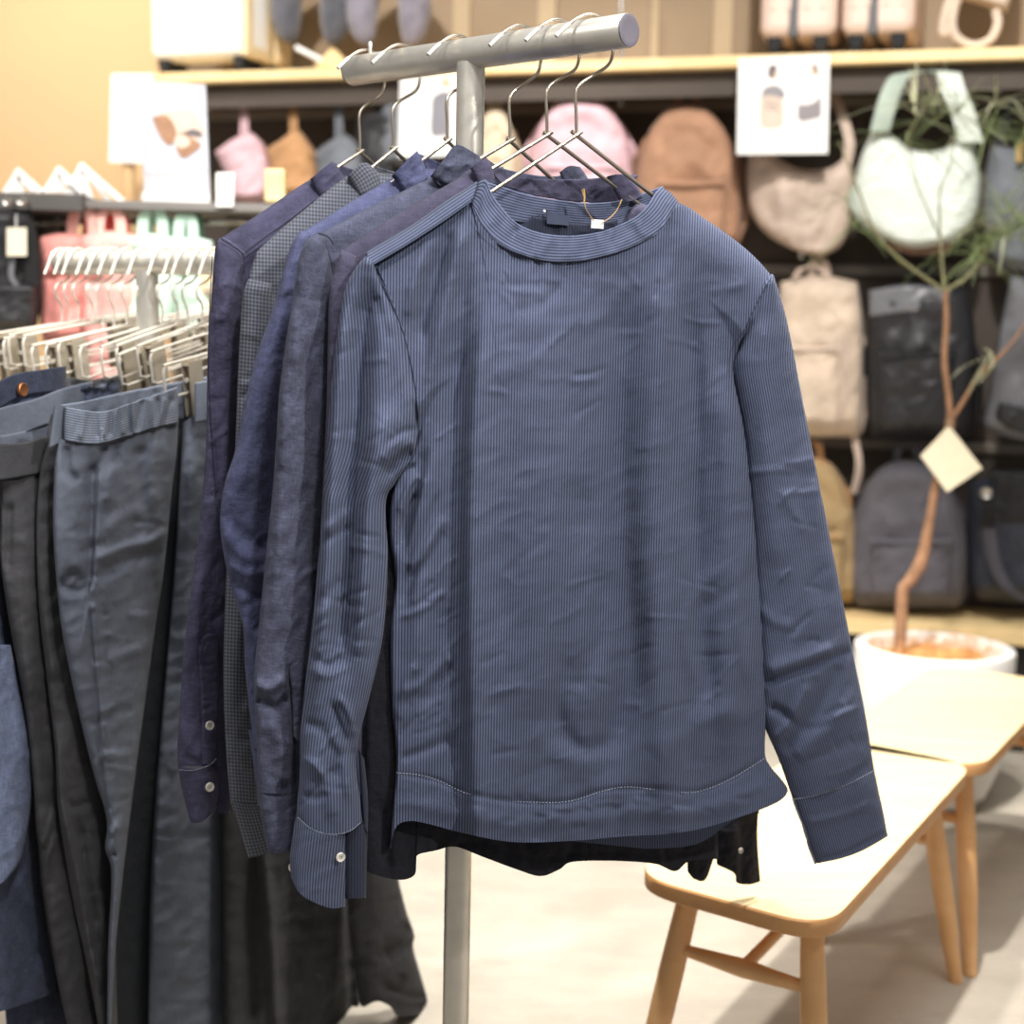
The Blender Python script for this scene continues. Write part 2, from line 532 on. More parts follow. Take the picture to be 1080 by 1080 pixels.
# uprights on the wall above the shelf
m_strip = simple('wall_strip', '#b39f82', rough=.8, var=.02)
for i, px in enumerate((486, 576, 690, 762)):
    mb = MB(); u = wu(px, 30, -WDEP); wbox_u(mb, u-.03 if i != 2 else u-.012, u+.03 if i != 2 else u+.012, Z_SHELF+.032, 3.3, -WDEP-.005, .015)
    setp(mb.build('trim_%d' % (i+2), m_strip, smooth=False), kind='structure')

# ------------------------------------------------------------------ benches
def bench(label, nr, nl, fr, fl, zt, th=.028, rad=.05, legs=True):
    """seat corners as points on the plane z=zt, rounded; legs splay outwards"""
    P = [np.array(q, float) for q in (nl, nr, fr, fl)]
    cen = sum(P)/4
    t = thing('bench', label, 'bench', (cen[0], cen[1], 0), 'pale wooden benches standing end to end')
    out = []
    for i in range(4):
        a, b, c = P[i-1], P[i], P[(i+1) % 4]
        d1 = (a-b)/np.linalg.norm(a-b); d2 = (c-b)/np.linalg.norm(c-b)
        for k in np.linspace(0, 1, 9):
            s_, e_ = b+d1*rad*1.6, b+d2*rad*1.6
            out.append((1-k)**2*s_+2*k*(1-k)*b+k*k*e_)
    out = np.array(out); n = len(out)
    lay = []
    for ins, z in ((.008, zt-th), (.001, zt-th+.004), (0, zt-.012), (.0005, zt-.003), (.003, zt)):
        q = out.copy()
        dirs = q-cen; dirs[:, 2] = 0; dirs /= np.linalg.norm(dirs, axis=1)[:, None]
        q = q-dirs*ins; q[:, 2] = z; lay.append(q)
    V = np.concatenate(lay); Fc = []
    for i in range(len(lay)-1):
        for j in range(n):
            k = (j+1) % n; Fc.append((i*n+j, i*n+k, (i+1)*n+k, (i+1)*n+j))
    Fc.append(tuple(range(n-1, -1, -1))); Fc.append(tuple((len(lay)-1)*n+j for j in range(n)))
    o = mesh_obj('seat', V, Fc, m_seat, t); o.data.set_sharp_from_angle(angle=R(35))
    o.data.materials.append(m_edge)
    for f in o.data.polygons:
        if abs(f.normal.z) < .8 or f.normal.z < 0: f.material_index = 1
    ax = (P[2]+P[3])/2-(P[0]+P[1])/2; L = np.linalg.norm(ax); ax /= L
    ac = (P[1]+P[2])/2-(P[0]+P[3])/2; Wd = np.linalg.norm(ac); ac /= Wd
    feet = {}
    for sx in (-1, 1):
        for sy in (-1, 1):
            top = cen+ax*sx*(L/2-.115)+ac*sy*(Wd/2-.06); top[2] = zt-th+.002
            bot = cen+ax*sx*(L/2-.03)+ac*sy*(Wd/2-.005); bot[2] = 0
            k = np.linspace(0, 1, 9)[:, None]; pts = top*(1-k)+bot*k
            rr = np.interp(np.linspace(0, 1, 9), [0, .35, .6, 1], [.0165, .0195, .019, .0125])
            MB().tube(pts, rr, 18).build('leg', m_wood, t)
            feet[sx, sy] = (top, bot)
    def at(sx, sy, z):
        a, b = feet[sx, sy]; k = (a[2]-z)/(a[2]-b[2]); return a*(1-k)+b*k
    mids = {}
    for sx in (-1, 1):
        a, b = at(sx, -1, .285), at(sx, 1, .285); k = np.linspace(0, 1, 9)[:, None]
        MB().tube(a*(1-k)+b*k, np.interp(np.linspace(0, 1, 9), [0, .5, 1], [.008, .0145, .008]), 14).build('stretcher', m_wood, t)
        mids[sx] = (a+b)/2
    k = np.linspace(0, 1, 7)[:, None]
    MB().tube(mids[-1]*(1-k)+mids[1]*k, .0095, 12).build('stretcher', m_wood, t)
    return t
m_edge = wood('beech_seat_unlit_edge', '#bf8a55', '#cc9a66')  # seat wood darkened: the unlit side is put into the colour
m_seat = wood('pale_beech_lit_top', '#f2d9a6', '#f6e1b4', rough=.45)  # seat wood paled: strong light on the top is put into the colour
ZT = .42
nl = on_z(664, 922, ZT); nr = on_z(872, 980, ZT); fr = on_z(1028, 806, ZT)
fl = nl+(fr-nr)*1.0
bench('nearer pale wooden bench under the hanging shirts, its front end facing us', nr, nl, fr, fl, ZT)
# the farther bench: a little higher in the picture, begins just behind the nearer one
z2 = .42
l2a = on_z(880, 758, z2); l2b = on_z(1010, 688, z2)
r2a = on_z(1026, 806, z2)
ax2 = (fr-nr)/np.linalg.norm(fr-nr)
d2 = (on_z(984, 702.6, z2)-on_z(914, 743.5, z2)); d2 /= np.linalg.norm(d2)
b_nr = on_z(1034, 812, z2)+ax2*.015; b_nr[2] = z2
ac2 = np.array([-ax2[1], ax2[0], 0])
b_nl = b_nr+ac2*.31
if (b_nl-b_nr) @ (nl-nr) < 0: b_nl = b_nr-ac2*.31
dd = d2*.25+ax2*.75; dd /= np.linalg.norm(dd)
bench('farther pale wooden bench in front of the white plant pot', b_nr, b_nl, b_nr+dd*.83, b_nl+dd*.83, z2)

# ------------------------------------------------------------------ potted tree
pc = on_z(990, 858, 0.0); d = pc-C0; pc = np.array([pc[0], pc[1]+.12, 0])
t = thing('potted_tree', 'thin leafy indoor tree in a round white pot beside the farther bench', 'potted tree', pc)
rimz = .415
prof = [(.05, .0), (.115, .003), (.15, .03), (.178, .10), (.196, .2), (.203, .3), (.205, rimz-.012), (.203, rimz-.003), (.196, rimz), (.175, rimz-.001), (.171, rimz-.01), (.170, rimz-.06)]
m_pot = simple('white_ceramic', '#e9e5e0', rough=.55, var=.03, vscale=8, bump=.05)
MB().lathe(prof, pc, 64).build('pot', m_pot, t)
m_fib = simple('coconut_fibre', '#d9a266', rough=1.0, var=.2, vscale=45, bump=.6, bscale=160)
gx, gy = np.meshgrid(np.linspace(0, 1, 26), np.linspace(0, 2*math.pi, 60, endpoint=False))
X = gx*.171*np.cos(gy); Y = gx*.171*np.sin(gy)
Zf = rimz-.045+.03*(1-gx**2)+.05*np.maximum(0, fbm(X*16+3, Y*16, 5))*(1-gx**3)+.008*fbm(X*90, Y*90, 8)
V = np.stack([pc[0]+X, pc[1]+Y, Zf], -1).reshape(-1, 3); Fc = []
for a in range(60):
    for b in range(25):
        a2 = (a+1) % 60; Fc.append((a*26+b, a*26+b+1, a2*26+b+1, a2*26+b))
mesh_obj('fibre_mulch', V, Fc, m_fib, t)
mbf = MB()
for i in range(260):
    a = rng.rand()*6.28; r = .165*rng.rand()**.6
    p0 = pc+np.array([r*math.cos(a), r*math.sin(a), rimz-.03+.02*rng.rand()])
    dr = rng.randn(3)*.018; dr[2] = abs(dr[2])
    p1 = p0+dr; p2 = p1+rng.randn(3)*.014; p2[2] = p1[2]+.003
    mbf.tube([p0, p1, p2], .0009, 4)
setp(mbf.build('loose_fibre', m_fib, t), kind='stuff')
YT = pc[1]-.02
m_bark = simple('tree_bark', '#9c7558', rough=.9, var=.15, vscale=30, bump=.4)
m_twig = simple('green_twig', '#8d8a66', rough=.8, var=.12, vscale=30)
def path(pxs, r0, r1, dy=0.0, n=28):
    P = spl([at_y(x, y, YT+d_) for x, y, d_ in [(q[0], q[1], q[2] if len(q) > 2 else dy) for q in pxs]], n)
    return P, np.linspace(r0, r1, n)
P, r_ = path([(948, 690), (950, 662), (951, 640), (953, 620), (960, 612), (972, 590), (981, 545), (988, 505), (997, 470), (1002, 446), (1000, 415), (996, 380), (998, 340), (997, 306)], .0135, .007, n=60)
r_ = np.interp(np.linspace(0, 1, 60), [0, .2, .25, .4, .62, .64, .67, 1], [.016, .016, .018, .0115, .0095, .014, .0085, .007])
MB().tube(P, r_, 12).build('trunk', m_bark, t)
branches = [([(997, 308), (980, 296, -.02), (950, 274, -.05), (925, 248, -.08), (905, 200, -.1), (885, 150, -.12)], .005),
            ([(998, 306), (1020, 292, -.02), (1038, 268, .02), (1044, 250, .03), (1060, 235, .05), (1085, 222, .06)], .005),
            ([(996, 306), (993, 270, 0), (991, 235, -.01), (992, 200, -.03), (1003, 170, -.05), (1010, 130, -.06)], .004),
            ([(1003, 444), (1018, 420, -.02), (1031, 398, -.03), (1052, 378, -.04), (1070, 358, -.05), (1095, 322, -.06)], .0065),
            ([(991, 250), (980, 225, -.08), (965, 190, -.1), (955, 160, -.12), (962, 130, -.13)], .0025),
            ([(1031, 398, -.03), (1042, 392, -.06), (1050, 384, -.08)], .004)]
tips = []
for pts, r0 in branches:
    P, r_ = path(pts, r0, r0*.35)
    MB().tube(P, r_, 8).build('branch', m_bark if r0 > .006 else m_twig, t); tips.append(P)
m_leaf = simple('needle_leaf', '#7d8c5c', rough=.6, var=.2, vscale=12)
m_leaf2 = simple('pale_leaf', '#a9a98a', rough=.6, var=.15, vscale=12)
def leaf_burst(mbx, c, n, ln, up=.35, w=.004):
    for i in range(n):
        a = rng.rand()*6.28; el = up+rng.randn()*.45
        dv = np.array([math.cos(a)*math.cos(el), .6*math.sin(a)*math.cos(el), math.sin(el)])
        L = ln*(.6+.6*rng.rand())
        k = np.linspace(0, 1, 6)[:, None]
        pts = c+dv*L*k+np.array([0, 0, -1])*L*.4*k**2.2*(.5+rng.rand())
        sd = np.cross(dv, [0, 0, 1.0]); sd = sd/(np.linalg.norm(sd)+1e-9)
        mbx.ribbon(pts, np.interp(np.linspace(0, 1, 6), [0, .3, 1], [.5, 1, .15])*w, sd, .0008)
lb = MB(); lb2 = MB()
for (x, y, d_, n, ln) in [(1044, 255, .0, 40, .2), (1075, 240, .05, 34, .2), (1058, 225, -.03, 20, .18), (985, 130, -.1, 12, .2), (955, 150, -.12, 10, .2), (1010, 120, -.06, 12, .2),
                      (1040, 140, .02, 22, .2), (1075, 150, .03, 24, .2), (900, 240, -.1, 12, .14), (890, 210, -.12, 8, .14), (1028, 270, .0, 24, .12), (1090, 200, 0, 24, .16)]:
    leaf_burst(lb, at_y(x, y, YT+d_), n, ln)
for (x, y, d_, n, ln) in [(985, 110, -.1, 9, .22), (965, 120, -.1, 8, .2), (1050, 110, .0, 9, .2), (1060, 250, .0, 12, .2)]:
    leaf_burst(lb2, at_y(x, y, YT+d_), n, ln, .5, .007)
setp(lb.build('foliage', m_leaf, t), kind='stuff'); setp(lb2.build('foliage', m_leaf2, t), kind='stuff')
mbx = MB()
for pts in ([(1022, 416, -.03), (1030, 398, -.04), (1040, 380, -.05), (1046, 370, -.05)], [(1002, 400, -.04), (1018, 386, -.04), (1042, 376, -.05)], [(1030, 405, -.04), (1044, 390, -.05), (1046, 374, -.05), (1038, 367, -.05)]):
    P, _ = path(pts, 1, 1, n=10); mbx.ribbon(P, np.interp(np.linspace(0, 1, 10), [0, .4, 1], [.003, .014, .002]), (1, 0, .5), .001)
mbx.build('leaf', m_leaf2, t)
# paper tag hanging on the trunk
tg = [at_y(x, y, YT-.03) for x, y in ((1001, 449), (1036, 494), (999, 519), (971, 481))]
V = np.array(tg+[p+np.array([0, .003, 0]) for p in tg])
m_card = simple('cream_card', '#efe3c8', rough=.8, var=.03, vscale=30)
tt = thing('plant_tag', 'cream square paper tag tied to the trunk of the potted tree', 'tag', (tg[2]))
mesh_obj('card', V, [(0,1,2,3),(7,6,5,4),(0,4,5,1),(1,5,6,2),(2,6,7,3),(3,7,4,0)], m_card, tt, smooth=False)
a = at_y(1001, 452, YT-.032); MB().tube([a, a+np.array([.004, .006, .02]), at_y(1001, 441, YT+.012), a+np.array([-.006, .005, .018]), a], .0012, 6).build('string', m_twig, tt)
# ------------------------------------------------------------------ shirt rack (T stand)
_n = at_y(663, 32, 1.70)
RA = _n; RB = on_z(371, 75, RA[2])
RD = (RB-RA)/np.linalg.norm(RB-RA); RR = .0188
t = thing('clothes_rack', 'brushed steel T-shaped stand with the blue shirts hanging from its arm', 'clothes rack', (0, 0, 0))
_j = RA+RD*np.linalg.norm(RB-RA)*.5
# post stands under the arm where the picture shows it
k = min(np.linspace(.3, .7, 200), key=lambda q: abs((lambda p: 540+F_PX*((p-C0)@_r)/((p-C0)@_f))(RA+(RB-RA)*q)-497))
PJ = RA+(RB-RA)*k
t.location = (PJ[0], PJ[1], 0)
MB().tube([RA, RA+RD*.002, RB-RD*.002, RB], [RR-.0015, RR, RR, RR-.0015], 40).build('arm', m_steel, t)
for e, dv in ((RA, -RD), (RB, RD)):
    mbx = MB(); mbx.disc(e-dv*.0005, dv, RR-.001, .0025, 40); mbx.build('end_cap', m_cap, t)
MB().tube([[PJ[0], PJ[1], .012], [PJ[0], PJ[1], PJ[2]-RR*.6]], .0172, 36).build('post', m_steel, t)
MB().lathe([(.0, .0), (.165, .0), (.17, .004), (.168, .010), (.02, .014), (.0, .014)], (PJ[0], PJ[1], 0), 48).build('base', m_steel, t)
MB().lathe([(.018, .012), (.026, .012), (.026, .03), (.018, .034)], (PJ[0], PJ[1], 0), 32).build('collar_ring', m_steel, t)
p_ = RB-RD*.035+np.array([0, 0, RR-.001])
MB().tube([p_, p_+np.array([0, 0, .006]), p_+np.array([0, 0, .013]), p_+np.array([0, 0, .0155])], [.0026, .0026, .0034, .002], 10).build('stop_pin', m_steel, t)
p_ = RA+RD*.016+np.array([0, 0, RR-.001])
# thin steel cable that hangs from the ceiling behind the arm
q_ = at_y(655, 10, 4.0); q1 = at_y(655, 115, 4.0)

def rail_at(px):
    d0 = min(np.linspace(0, 1, 600), key=lambda q: abs((lambda p: 540+F_PX*((p-C0)@_r)/((p-C0)@_f))(RA+(RB-RA)*q)-px))
    return RA+(RB-RA)*d0

HANG = {}
def shirt_hanger(key, px_rail, phi, apex, endL, endR, label, lean=0.0, tip=None):
    c = rail_at(px_rail); pl = Plane(c, phi)
    HANG[key] = pl
    t = thing('clothes_hanger', label, 'hanger', pl.pt(*apex), 'steel wire shirt hangers on the T-shaped stand')
    A = pl.pt(*apex)
    top = c+np.array([0, 0, RR+.0032])
    au = float((A-c) @ pl.t); az = float(A[2]-c[2])
    hk = [(au, az), (au-.001, az+.022), (au-.002, az+.046), (au+.006, az+.058), (.020, -.031), (.0265, -.014), (.0268, .002), (.020, .0155), (.006, .0222),
          (-.008, .0222), (-.022, .0155), (-.034, .006), (-.046, -.005)]
    P = spl([pl.uz(u, z) for u, z in hk], 60)
    MB().tube(P, .0019, 10).build('hook', m_steel_dk, t)
    MB().tube(P[-7:], .0024, 10).build('hook_tip', simple('clear_sleeve_'+key, '#d9d6d0', rough=.25, var=.01), t)
    eL = pl.pt(*endL, 0.0); eR = pl.pt(*endR, 0.0)
    f = pl.n*.0035
    MB().tube(spl([A-(eL-A)*.03+f, A*.5+eL*.5+f, eL+f*.5, eL+f*.3+np.array([0, 0, -.01])], 24), .0023, 10).build('arm', m_steel_dk, t)
    MB().tube(spl([A-(eR-A)*.03-f*.4, A*.5+eR*.5-f*.4, eR, eR+np.array([0, 0, -.01])], 24), .0023, 10).build('arm', m_steel_dk, t)
    return pl
shirt_hanger('A', 625, R(25), (608, 142), (470, 234), (760, 262), 'front-most wire hanger on the shirt stand, holding the striped blouse')
shirt_hanger('B', 591, R(30), (577, 142), (452, 218), (690, 228), 'second wire hanger from the capped end of the shirt stand')
shirt_hanger('C', 551, R(34), (538, 148), (430, 212), (640, 240), 'third wire hanger from the capped end, its tip just right of the stand post')
shirt_hanger('D', 485, R(36), (472, 148), (392, 208), (560, 235), 'fourth wire hanger, its stem just left of the stand post')
shirt_hanger('E', 425, R(38), (415, 157), (350, 210), (500, 235), 'wire hanger that holds the small-checked shirt')
shirt_hanger('F', 388, R(40), (380, 160), (310, 206), (470, 240), 'wire hanger nearest the far end of the shirt stand, beside the stop pin')
# ------------------------------------------------------------------ shirts
m_strA = cloth('blue_pinstripe_cotton', '#31374a', '#5b637d', stripe=.0035, duty=-.05, mott=.14, mscale=14, bump=.3, bscale=55, weave=.0009)
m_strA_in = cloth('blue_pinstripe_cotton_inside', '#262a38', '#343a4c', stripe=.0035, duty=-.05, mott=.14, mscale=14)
m_navyB = cloth('dusty_navy_linen', '#3b394c', '#4b4960', mott=.3, slub=.16, bump=.6, bscale=70)
m_navyC = cloth('washed_navy_linen', '#3d4051', '#50546a', mott=.3, slub=.22, bump=.7, bscale=70)
m_indD = cloth('indigo_linen', '#434762', '#54597c', mott=.3, slub=.18, bump=.8, bscale=60)
m_chkE = cloth('grey_small_check', '#383b45', '#686c78', check=.0046, duty=.0, mott=.1, bump=.4, bscale=60)
m_navyF = cloth('navy_twill', '#3b3a50', '#4b4a64', mott=.34, mscale=26, slub=.1, bump=1.0, bscale=55)
m_btn = simple('shell_button', '#d9d3cb', rough=.3, var=.12, vscale=160, coat=.4)
m_thr = simple('pale_thread', '#9aa1b2', rough=.8, var=.02)
m_dkhem = cloth('navy_cotton_and_hem_shade', '#17171d', '#20202a', mott=.25, slub=.2, bump=.7, bscale=80)

def stitch(name, parent, pl, pts, off, mat=None, r=.00042, dash=None, n=60):
    P2 = spl(pts, n); W = pl.pts(P2, off)
    mbx = MB()
    if dash:
        for i in range(0, n-1, 2): mbx.tube(W[i:i+2], r, 5)
    else: mbx.tube(W, r, 5)
    return mbx.build(name, mat or m_thr, parent)

def button(parent, pl, px, py, off, r=.0052):
    mbx = MB(); c = pl.pt(px, py, off); mbx.disc(c, pl.n+np.array([0, 0, .05]), r, .0022, 28)
    o = mbx.build('button', m_btn, parent)
    mh = MB()
    for a in (.8, 2.37, 3.94, 5.5):
        u = pl.t*math.cos(a)*r*.26+np.array([0, 0, 1])*math.sin(a)*r*.26
        mh.disc(c+u+pl.n*.0016, pl.n, r*.1, .0003, 8)
    mh.build('thread_hole', m_dkhem, o)
    return o

m_edgeA = simple('frayed_edge', '#6d7590', rough=.9, var=.15, vscale=200)
# ---------- A, the striped blouse at the front
pl = HANG['A']
A = thing('shirt', 'front-most blue pinstriped round-neck blouse on the stand', 'shirt', pl.pt(608, 890), 'shirts on the T-shaped stand')
LA = [(388, 271), (405, 304), (424, 350), (436, 400), (441, 440), (434, 482), (415, 516), (411, 560), (417, 612), (412, 665), (413, 740), (418, 800), (414, 860), (411, 896)]
RA_ = [(814, 291), (795, 326), (779, 365), (774, 395), (785, 450), (795, 520), (800, 600), (804, 680), (806, 750), (805, 790), (811, 806), (821, 818), (829, 828)]
TA = [(388, 271), (430, 245), (470, 219), (493, 204), (500, 224), (509, 239), (524, 254), (547, 266), (573, 273), (600, 274.5), (624, 271), (658, 262), (684, 250), (702, 237), (716, 215), (745, 232), (775, 253), (797, 272), (814, 291)]
BA = [(411, 896), (418, 872), (432, 866), (452, 869), (490, 879), (540, 888), (600, 887), (660, 882), (700, 880), (740, 874), (785, 860), (812, 850), (826, 842), (831, 834), (829, 828)]
foldsA = [
    ('g', [(506, 310), (494, 390), (488, 480), (486, 600), (487, 700), (490, 800), (492, 888)], 7, -.006, 0, 1),
    ('s', [(500, 262), (494, 350), (488, 460), (486, 600), (487, 700), (489, 800), (491, 888)], 7, -.015, 75),
    ('g', [(520, 330), (506, 420), (502, 520), (502, 700), (508, 880)], 11, .005),
    ('g', [(700, 270), (697, 360), (692, 480), (694, 620), (700, 760), (705, 870)], 20, .017),
    ('g', [(655, 300), (650, 420), (652, 560), (662, 700), (640, 800)], 18, -.015),
    ('g', [(728, 330), (732, 450), (735, 600), (745, 740)], 13, -.011),
    ('g', [(765, 400), (770, 520), (772, 650), (765, 780)], 14, .010),
    ('g', [(570, 300), (572, 450), (580, 600), (575, 760)], 38, .012),
    ('g', [(614, 500), (606, 600), (596, 700), (588, 800)], 22, -.010),
    ('g', [(490, 232), (470, 320), (448, 420), (438, 470)], 8, .010),
    ('g', [(474, 240), (452, 310), (440, 360)], 8, -.010),
    ('g', [(452, 250), (436, 300), (428, 335)], 6, .008),
    ('g', [(478, 300), (462, 420), (448, 560), (440, 700)], 12, .006),
    ('g', [(447, 470), (430, 560), (425, 640)], 7, -.007), ('g', [(438, 490), (424, 500), (416, 516)], 3, -.006), ('g', [(442, 500), (430, 515), (420, 540)], 3.5, .005), ('g', [(440, 520), (428, 545), (418, 580)], 3.5, -.006), ('g', [(450, 500), (440, 540), (424, 600)], 4, .005), ('g', [(462, 520), (450, 560), (430, 625)], 4, -.004), ('g', [(470, 625), (450, 640), (425, 650)], 4, .003), ('g', [(474, 780), (450, 790), (424, 800)], 5, -.004), ('g', [(440, 700), (428, 720), (420, 760)], 5, .005),
    ('g', [(470, 545), (448, 580), (430, 600)], 6, .004), ('g', [(470, 560), (450, 592), (432, 612)], 5, -.004),
    ('g', [(478, 700), (452, 730), (424, 742)], 7, -.004), ('g', [(476, 690), (450, 718), (424, 730)], 6, .004),
    ('g', [(604, 396), (625, 393), (638, 388)], 3.2, -.0022), ('g', [(600, 403), (630, 400)], 3.5, .0015),
    ('g', [(520, 400), (560, 380), (600, 372)], 9, .002), ('g', [(540, 330), (575, 318), (590, 300)], 7, -.002),
    ('g', [(660, 300), (640, 330), (610, 345)], 9, .0025),
    ('g', [(700, 640), (740, 610), (780, 600)], 9, .002), ('g', [(690, 800), (740, 760), (790, 750)], 12, .003),
    ('g', [(800, 600), (770, 625), (740, 640)], 7, -.002), ('g', [(560, 770), (600, 800), (640, 800)], 12, .003),
    ('g', [(420, 817), (460, 823), (490, 836), (550, 846), (600, 845), (640, 833), (690, 832), (735, 835), (770, 822), (806, 801)], 3.0, -.0028),
    ('g', [(425, 845), (470, 855), (520, 865), (600, 866), (680, 856), (740, 855), (800, 832)], 10, .004),
    ('g', [(505, 850), (500, 885)], 8, .005), ('g', [(650, 846), (654, 885)], 9, -.005), ('g', [(720, 850), (715, 880)], 9, .005), ('g', [(570, 858), (566, 888)], 9, -.004),
]
rw = np.random.RandomState(5)
def crumples(n, x0, x1, y0, y1, amp, w=(2.2, 4.2), ln=(14, 46), ang=(-.9, .35), slope=0.0):
    out = []
    for i in range(n):
        y = rw.uniform(y0, y1); x = rw.uniform(x0, x1)+slope*(y-y0); a = rw.uniform(*ang); l = rw.uniform(*ln)
        dx, dy = math.cos(a)*l/2, math.sin(a)*l/2; b = rw.uniform(-.25, .25)*l
        am = rw.choice([-1, 1])*amp*rw.uniform(.4, 1)
        out.append(('g', [(x-dx, y-dy), (x+dy*.2, y+b*.3), (x+dx, y+dy)], rw.uniform(*w), am))
    return out
foldsA += crumples(34, 500, 790, 290, 800, .0017)+crumples(20, 425, 482, 440, 800, .0024, ang=(-1.2, -.2))+crumples(16, 440, 800, 840, 875, .0022, ang=(-.3, .3), ln=(8, 22))+crumples(10, 500, 700, 270, 330, .0018, ang=(.4, 2.2), ln=(10, 30))
foldsA += [('g', [(470, 640), (462, 740), (478, 800)], 9, -.005), ('g', [(600, 690), (588, 750), (612, 790), (640, 780)], 9, -.006), ('g', [(636, 600), (628, 680), (606, 730)], 12, -.007), ('g', [(745, 610), (722, 660), (735, 720)], 8, .005), ('g', [(795, 560), (778, 640), (790, 720)], 7, .004)]
bd = panel('body', A, m_strA, pl, LA, RA_, TA, BA, 230, 300, off=.0, bulge=.032, back=.012, p=2.6, folds=foldsA, noise=.0035, nscale=(52, 170), seed=3,
      noise2=.0014, n2scale=(30, 24), eL=(.78, .34), eR=(.78, .2), closetop=.07, ctu=(.235, .765), backB=[(411, 896), (424, 872), (450, 868), (520, 872), (580, 884), (660, 893), (690, 895), (735, 890), (770, 868), (800, 850), (820, 842), (829, 828)])
stitch('hem_stitching', bd, pl, [(418, 815), (440, 817), (462, 823), (490, 836), (520, 843), (560, 846), (600, 845), (640, 833), (665, 830), (700, 834), (735, 835), (770, 822), (806, 800)], .0375, r=.00042, dash=True, n=240)
# neck band
fb = panel('collar', A, m_strA, pl, [(497, 197), (494, 204), (493, 210)], [(697, 197), (708, 204), (718, 216)],
      [(497, 197), (505, 192), (513, 190), (518, 202), (524, 212), (540, 231), (556, 241), (578, 247), (604, 248.5), (631, 245), (649, 239), (671, 228), (684, 215), (690, 205), (697, 197)],
      [(493, 210), (500, 226), (509, 241), (524, 256), (547, 268), (573, 275), (600, 276), (624, 273), (658, 264), (684, 252), (702, 239), (718, 216)],
      150, 18, off=.010, bulge=.027, p=2.4, single=True, uv='strip', uvswap=True, noise2=.0026, n2scale=(9, 22), noise=.0022, nscale=(16, 50), edgefade=.02, thick=.0012,
      folds=[('g', [(545, 240), (540, 262)], 4, -.002), ('g', [(572, 247), (566, 272)], 4, .002), ('g', [(640, 246), (648, 264)], 4, -.002), ('g', [(668, 232), (680, 250)], 4, .002)],
      offfn=lambda PX, PY, U, V: -.0075*(1-V)-.012*(np.abs(2*U-1)**6))
stitch('edge_stitching', fb, pl, [(497, 209), (502, 226), (511, 241), (526, 256), (549, 268), (575, 275), (600, 276), (624, 273), (657, 264), (682, 252), (700, 238)], .0385, r=.0004, mat=m_dkhem)
bb = panel('collar', A, m_strA, pl, [(512, 191), (520, 206), (536, 232)], [(699, 196), (690, 212), (676, 230)],
      [(512, 191), (530, 197), (555, 205), (590, 211), (620, 214), (650, 212), (675, 205), (699, 196)],
      [(536, 232), (560, 236), (590, 238), (620, 240), (650, 238), (676, 230)], 90, 14, off=-.052, bulge=-.012, single=True, uv='strip', uvswap=True, noise=.003, nscale=(26, 40), noise2=.002, n2scale=(14, 20), thick=.002)
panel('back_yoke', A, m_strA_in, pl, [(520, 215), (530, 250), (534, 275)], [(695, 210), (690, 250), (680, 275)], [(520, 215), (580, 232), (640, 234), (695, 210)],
      [(534, 275), (600, 285), (680, 275)], 80, 16, off=-.058, bulge=-.004, single=True, noise=.004, nscale=(7, 60), thick=.002)
mbx = MB(); a = pl.pts(np.array([(624, 231), (637, 232), (636.5, 241.5), (623.5, 240.5)]), -.042); mbx.add(np.concatenate([a, a-pl.n*.001]), [(0,1,2,3),(7,6,5,4),(0,4,5,1),(1,5,6,2),(2,6,7,3),(3,7,4,0)])
mbx.build('size_label', m_white, bb, smooth=False)
mbx = MB(); a = pl.pts(np.array([(576, 222), (600, 229), (600, 238), (577, 236)], float), -.056); mbx.add(np.concatenate([a, a-pl.n*.001]), [(0,1,2,3),(7,6,5,4),(0,4,5,1),(1,5,6,2),(2,6,7,3),(3,7,4,0)])
mbx.build('cloth_label', simple('label_blue', '#3f465c', rough=.9), bb, smooth=False)
mbx = MB(); mbx.disc(pl.pt(574, 222.5, -.055), pl.n, .0017, .001, 12); mbx.build('seed_stitch', m_white, bb)
m_gold = simple('gold_string', '#c9a667', rough=.5, var=.1, vscale=80)
tg = thing('price_tag_string', 'thin gold string loop with a tiny white tag in the neck of the striped blouse', 'string', pl.pt(630, 240, -.04))
mbx = MB()
mbx.tube(spl(pl.pts(np.array([(616, 212), (618, 220), (622, 227), (626, 233)], float), -.036), 14), .0006, 6)
mbx.tube(spl(pl.pts(np.array([(635, 235), (644, 229), (651, 221), (656, 210)], float), -.036), 14), .0006, 6)
mbx.tube(spl(pl.pts(np.array([(615.5, 199), (616.5, 206), (616, 213)], float), -.036), 8), .0011, 6)
mbx.tube(spl(pl.pts(np.array([(613.5, 200), (615.5, 206), (617, 212)], float), -.036), 8), .0006, 6)
mbx.build('string', m_gold, tg)
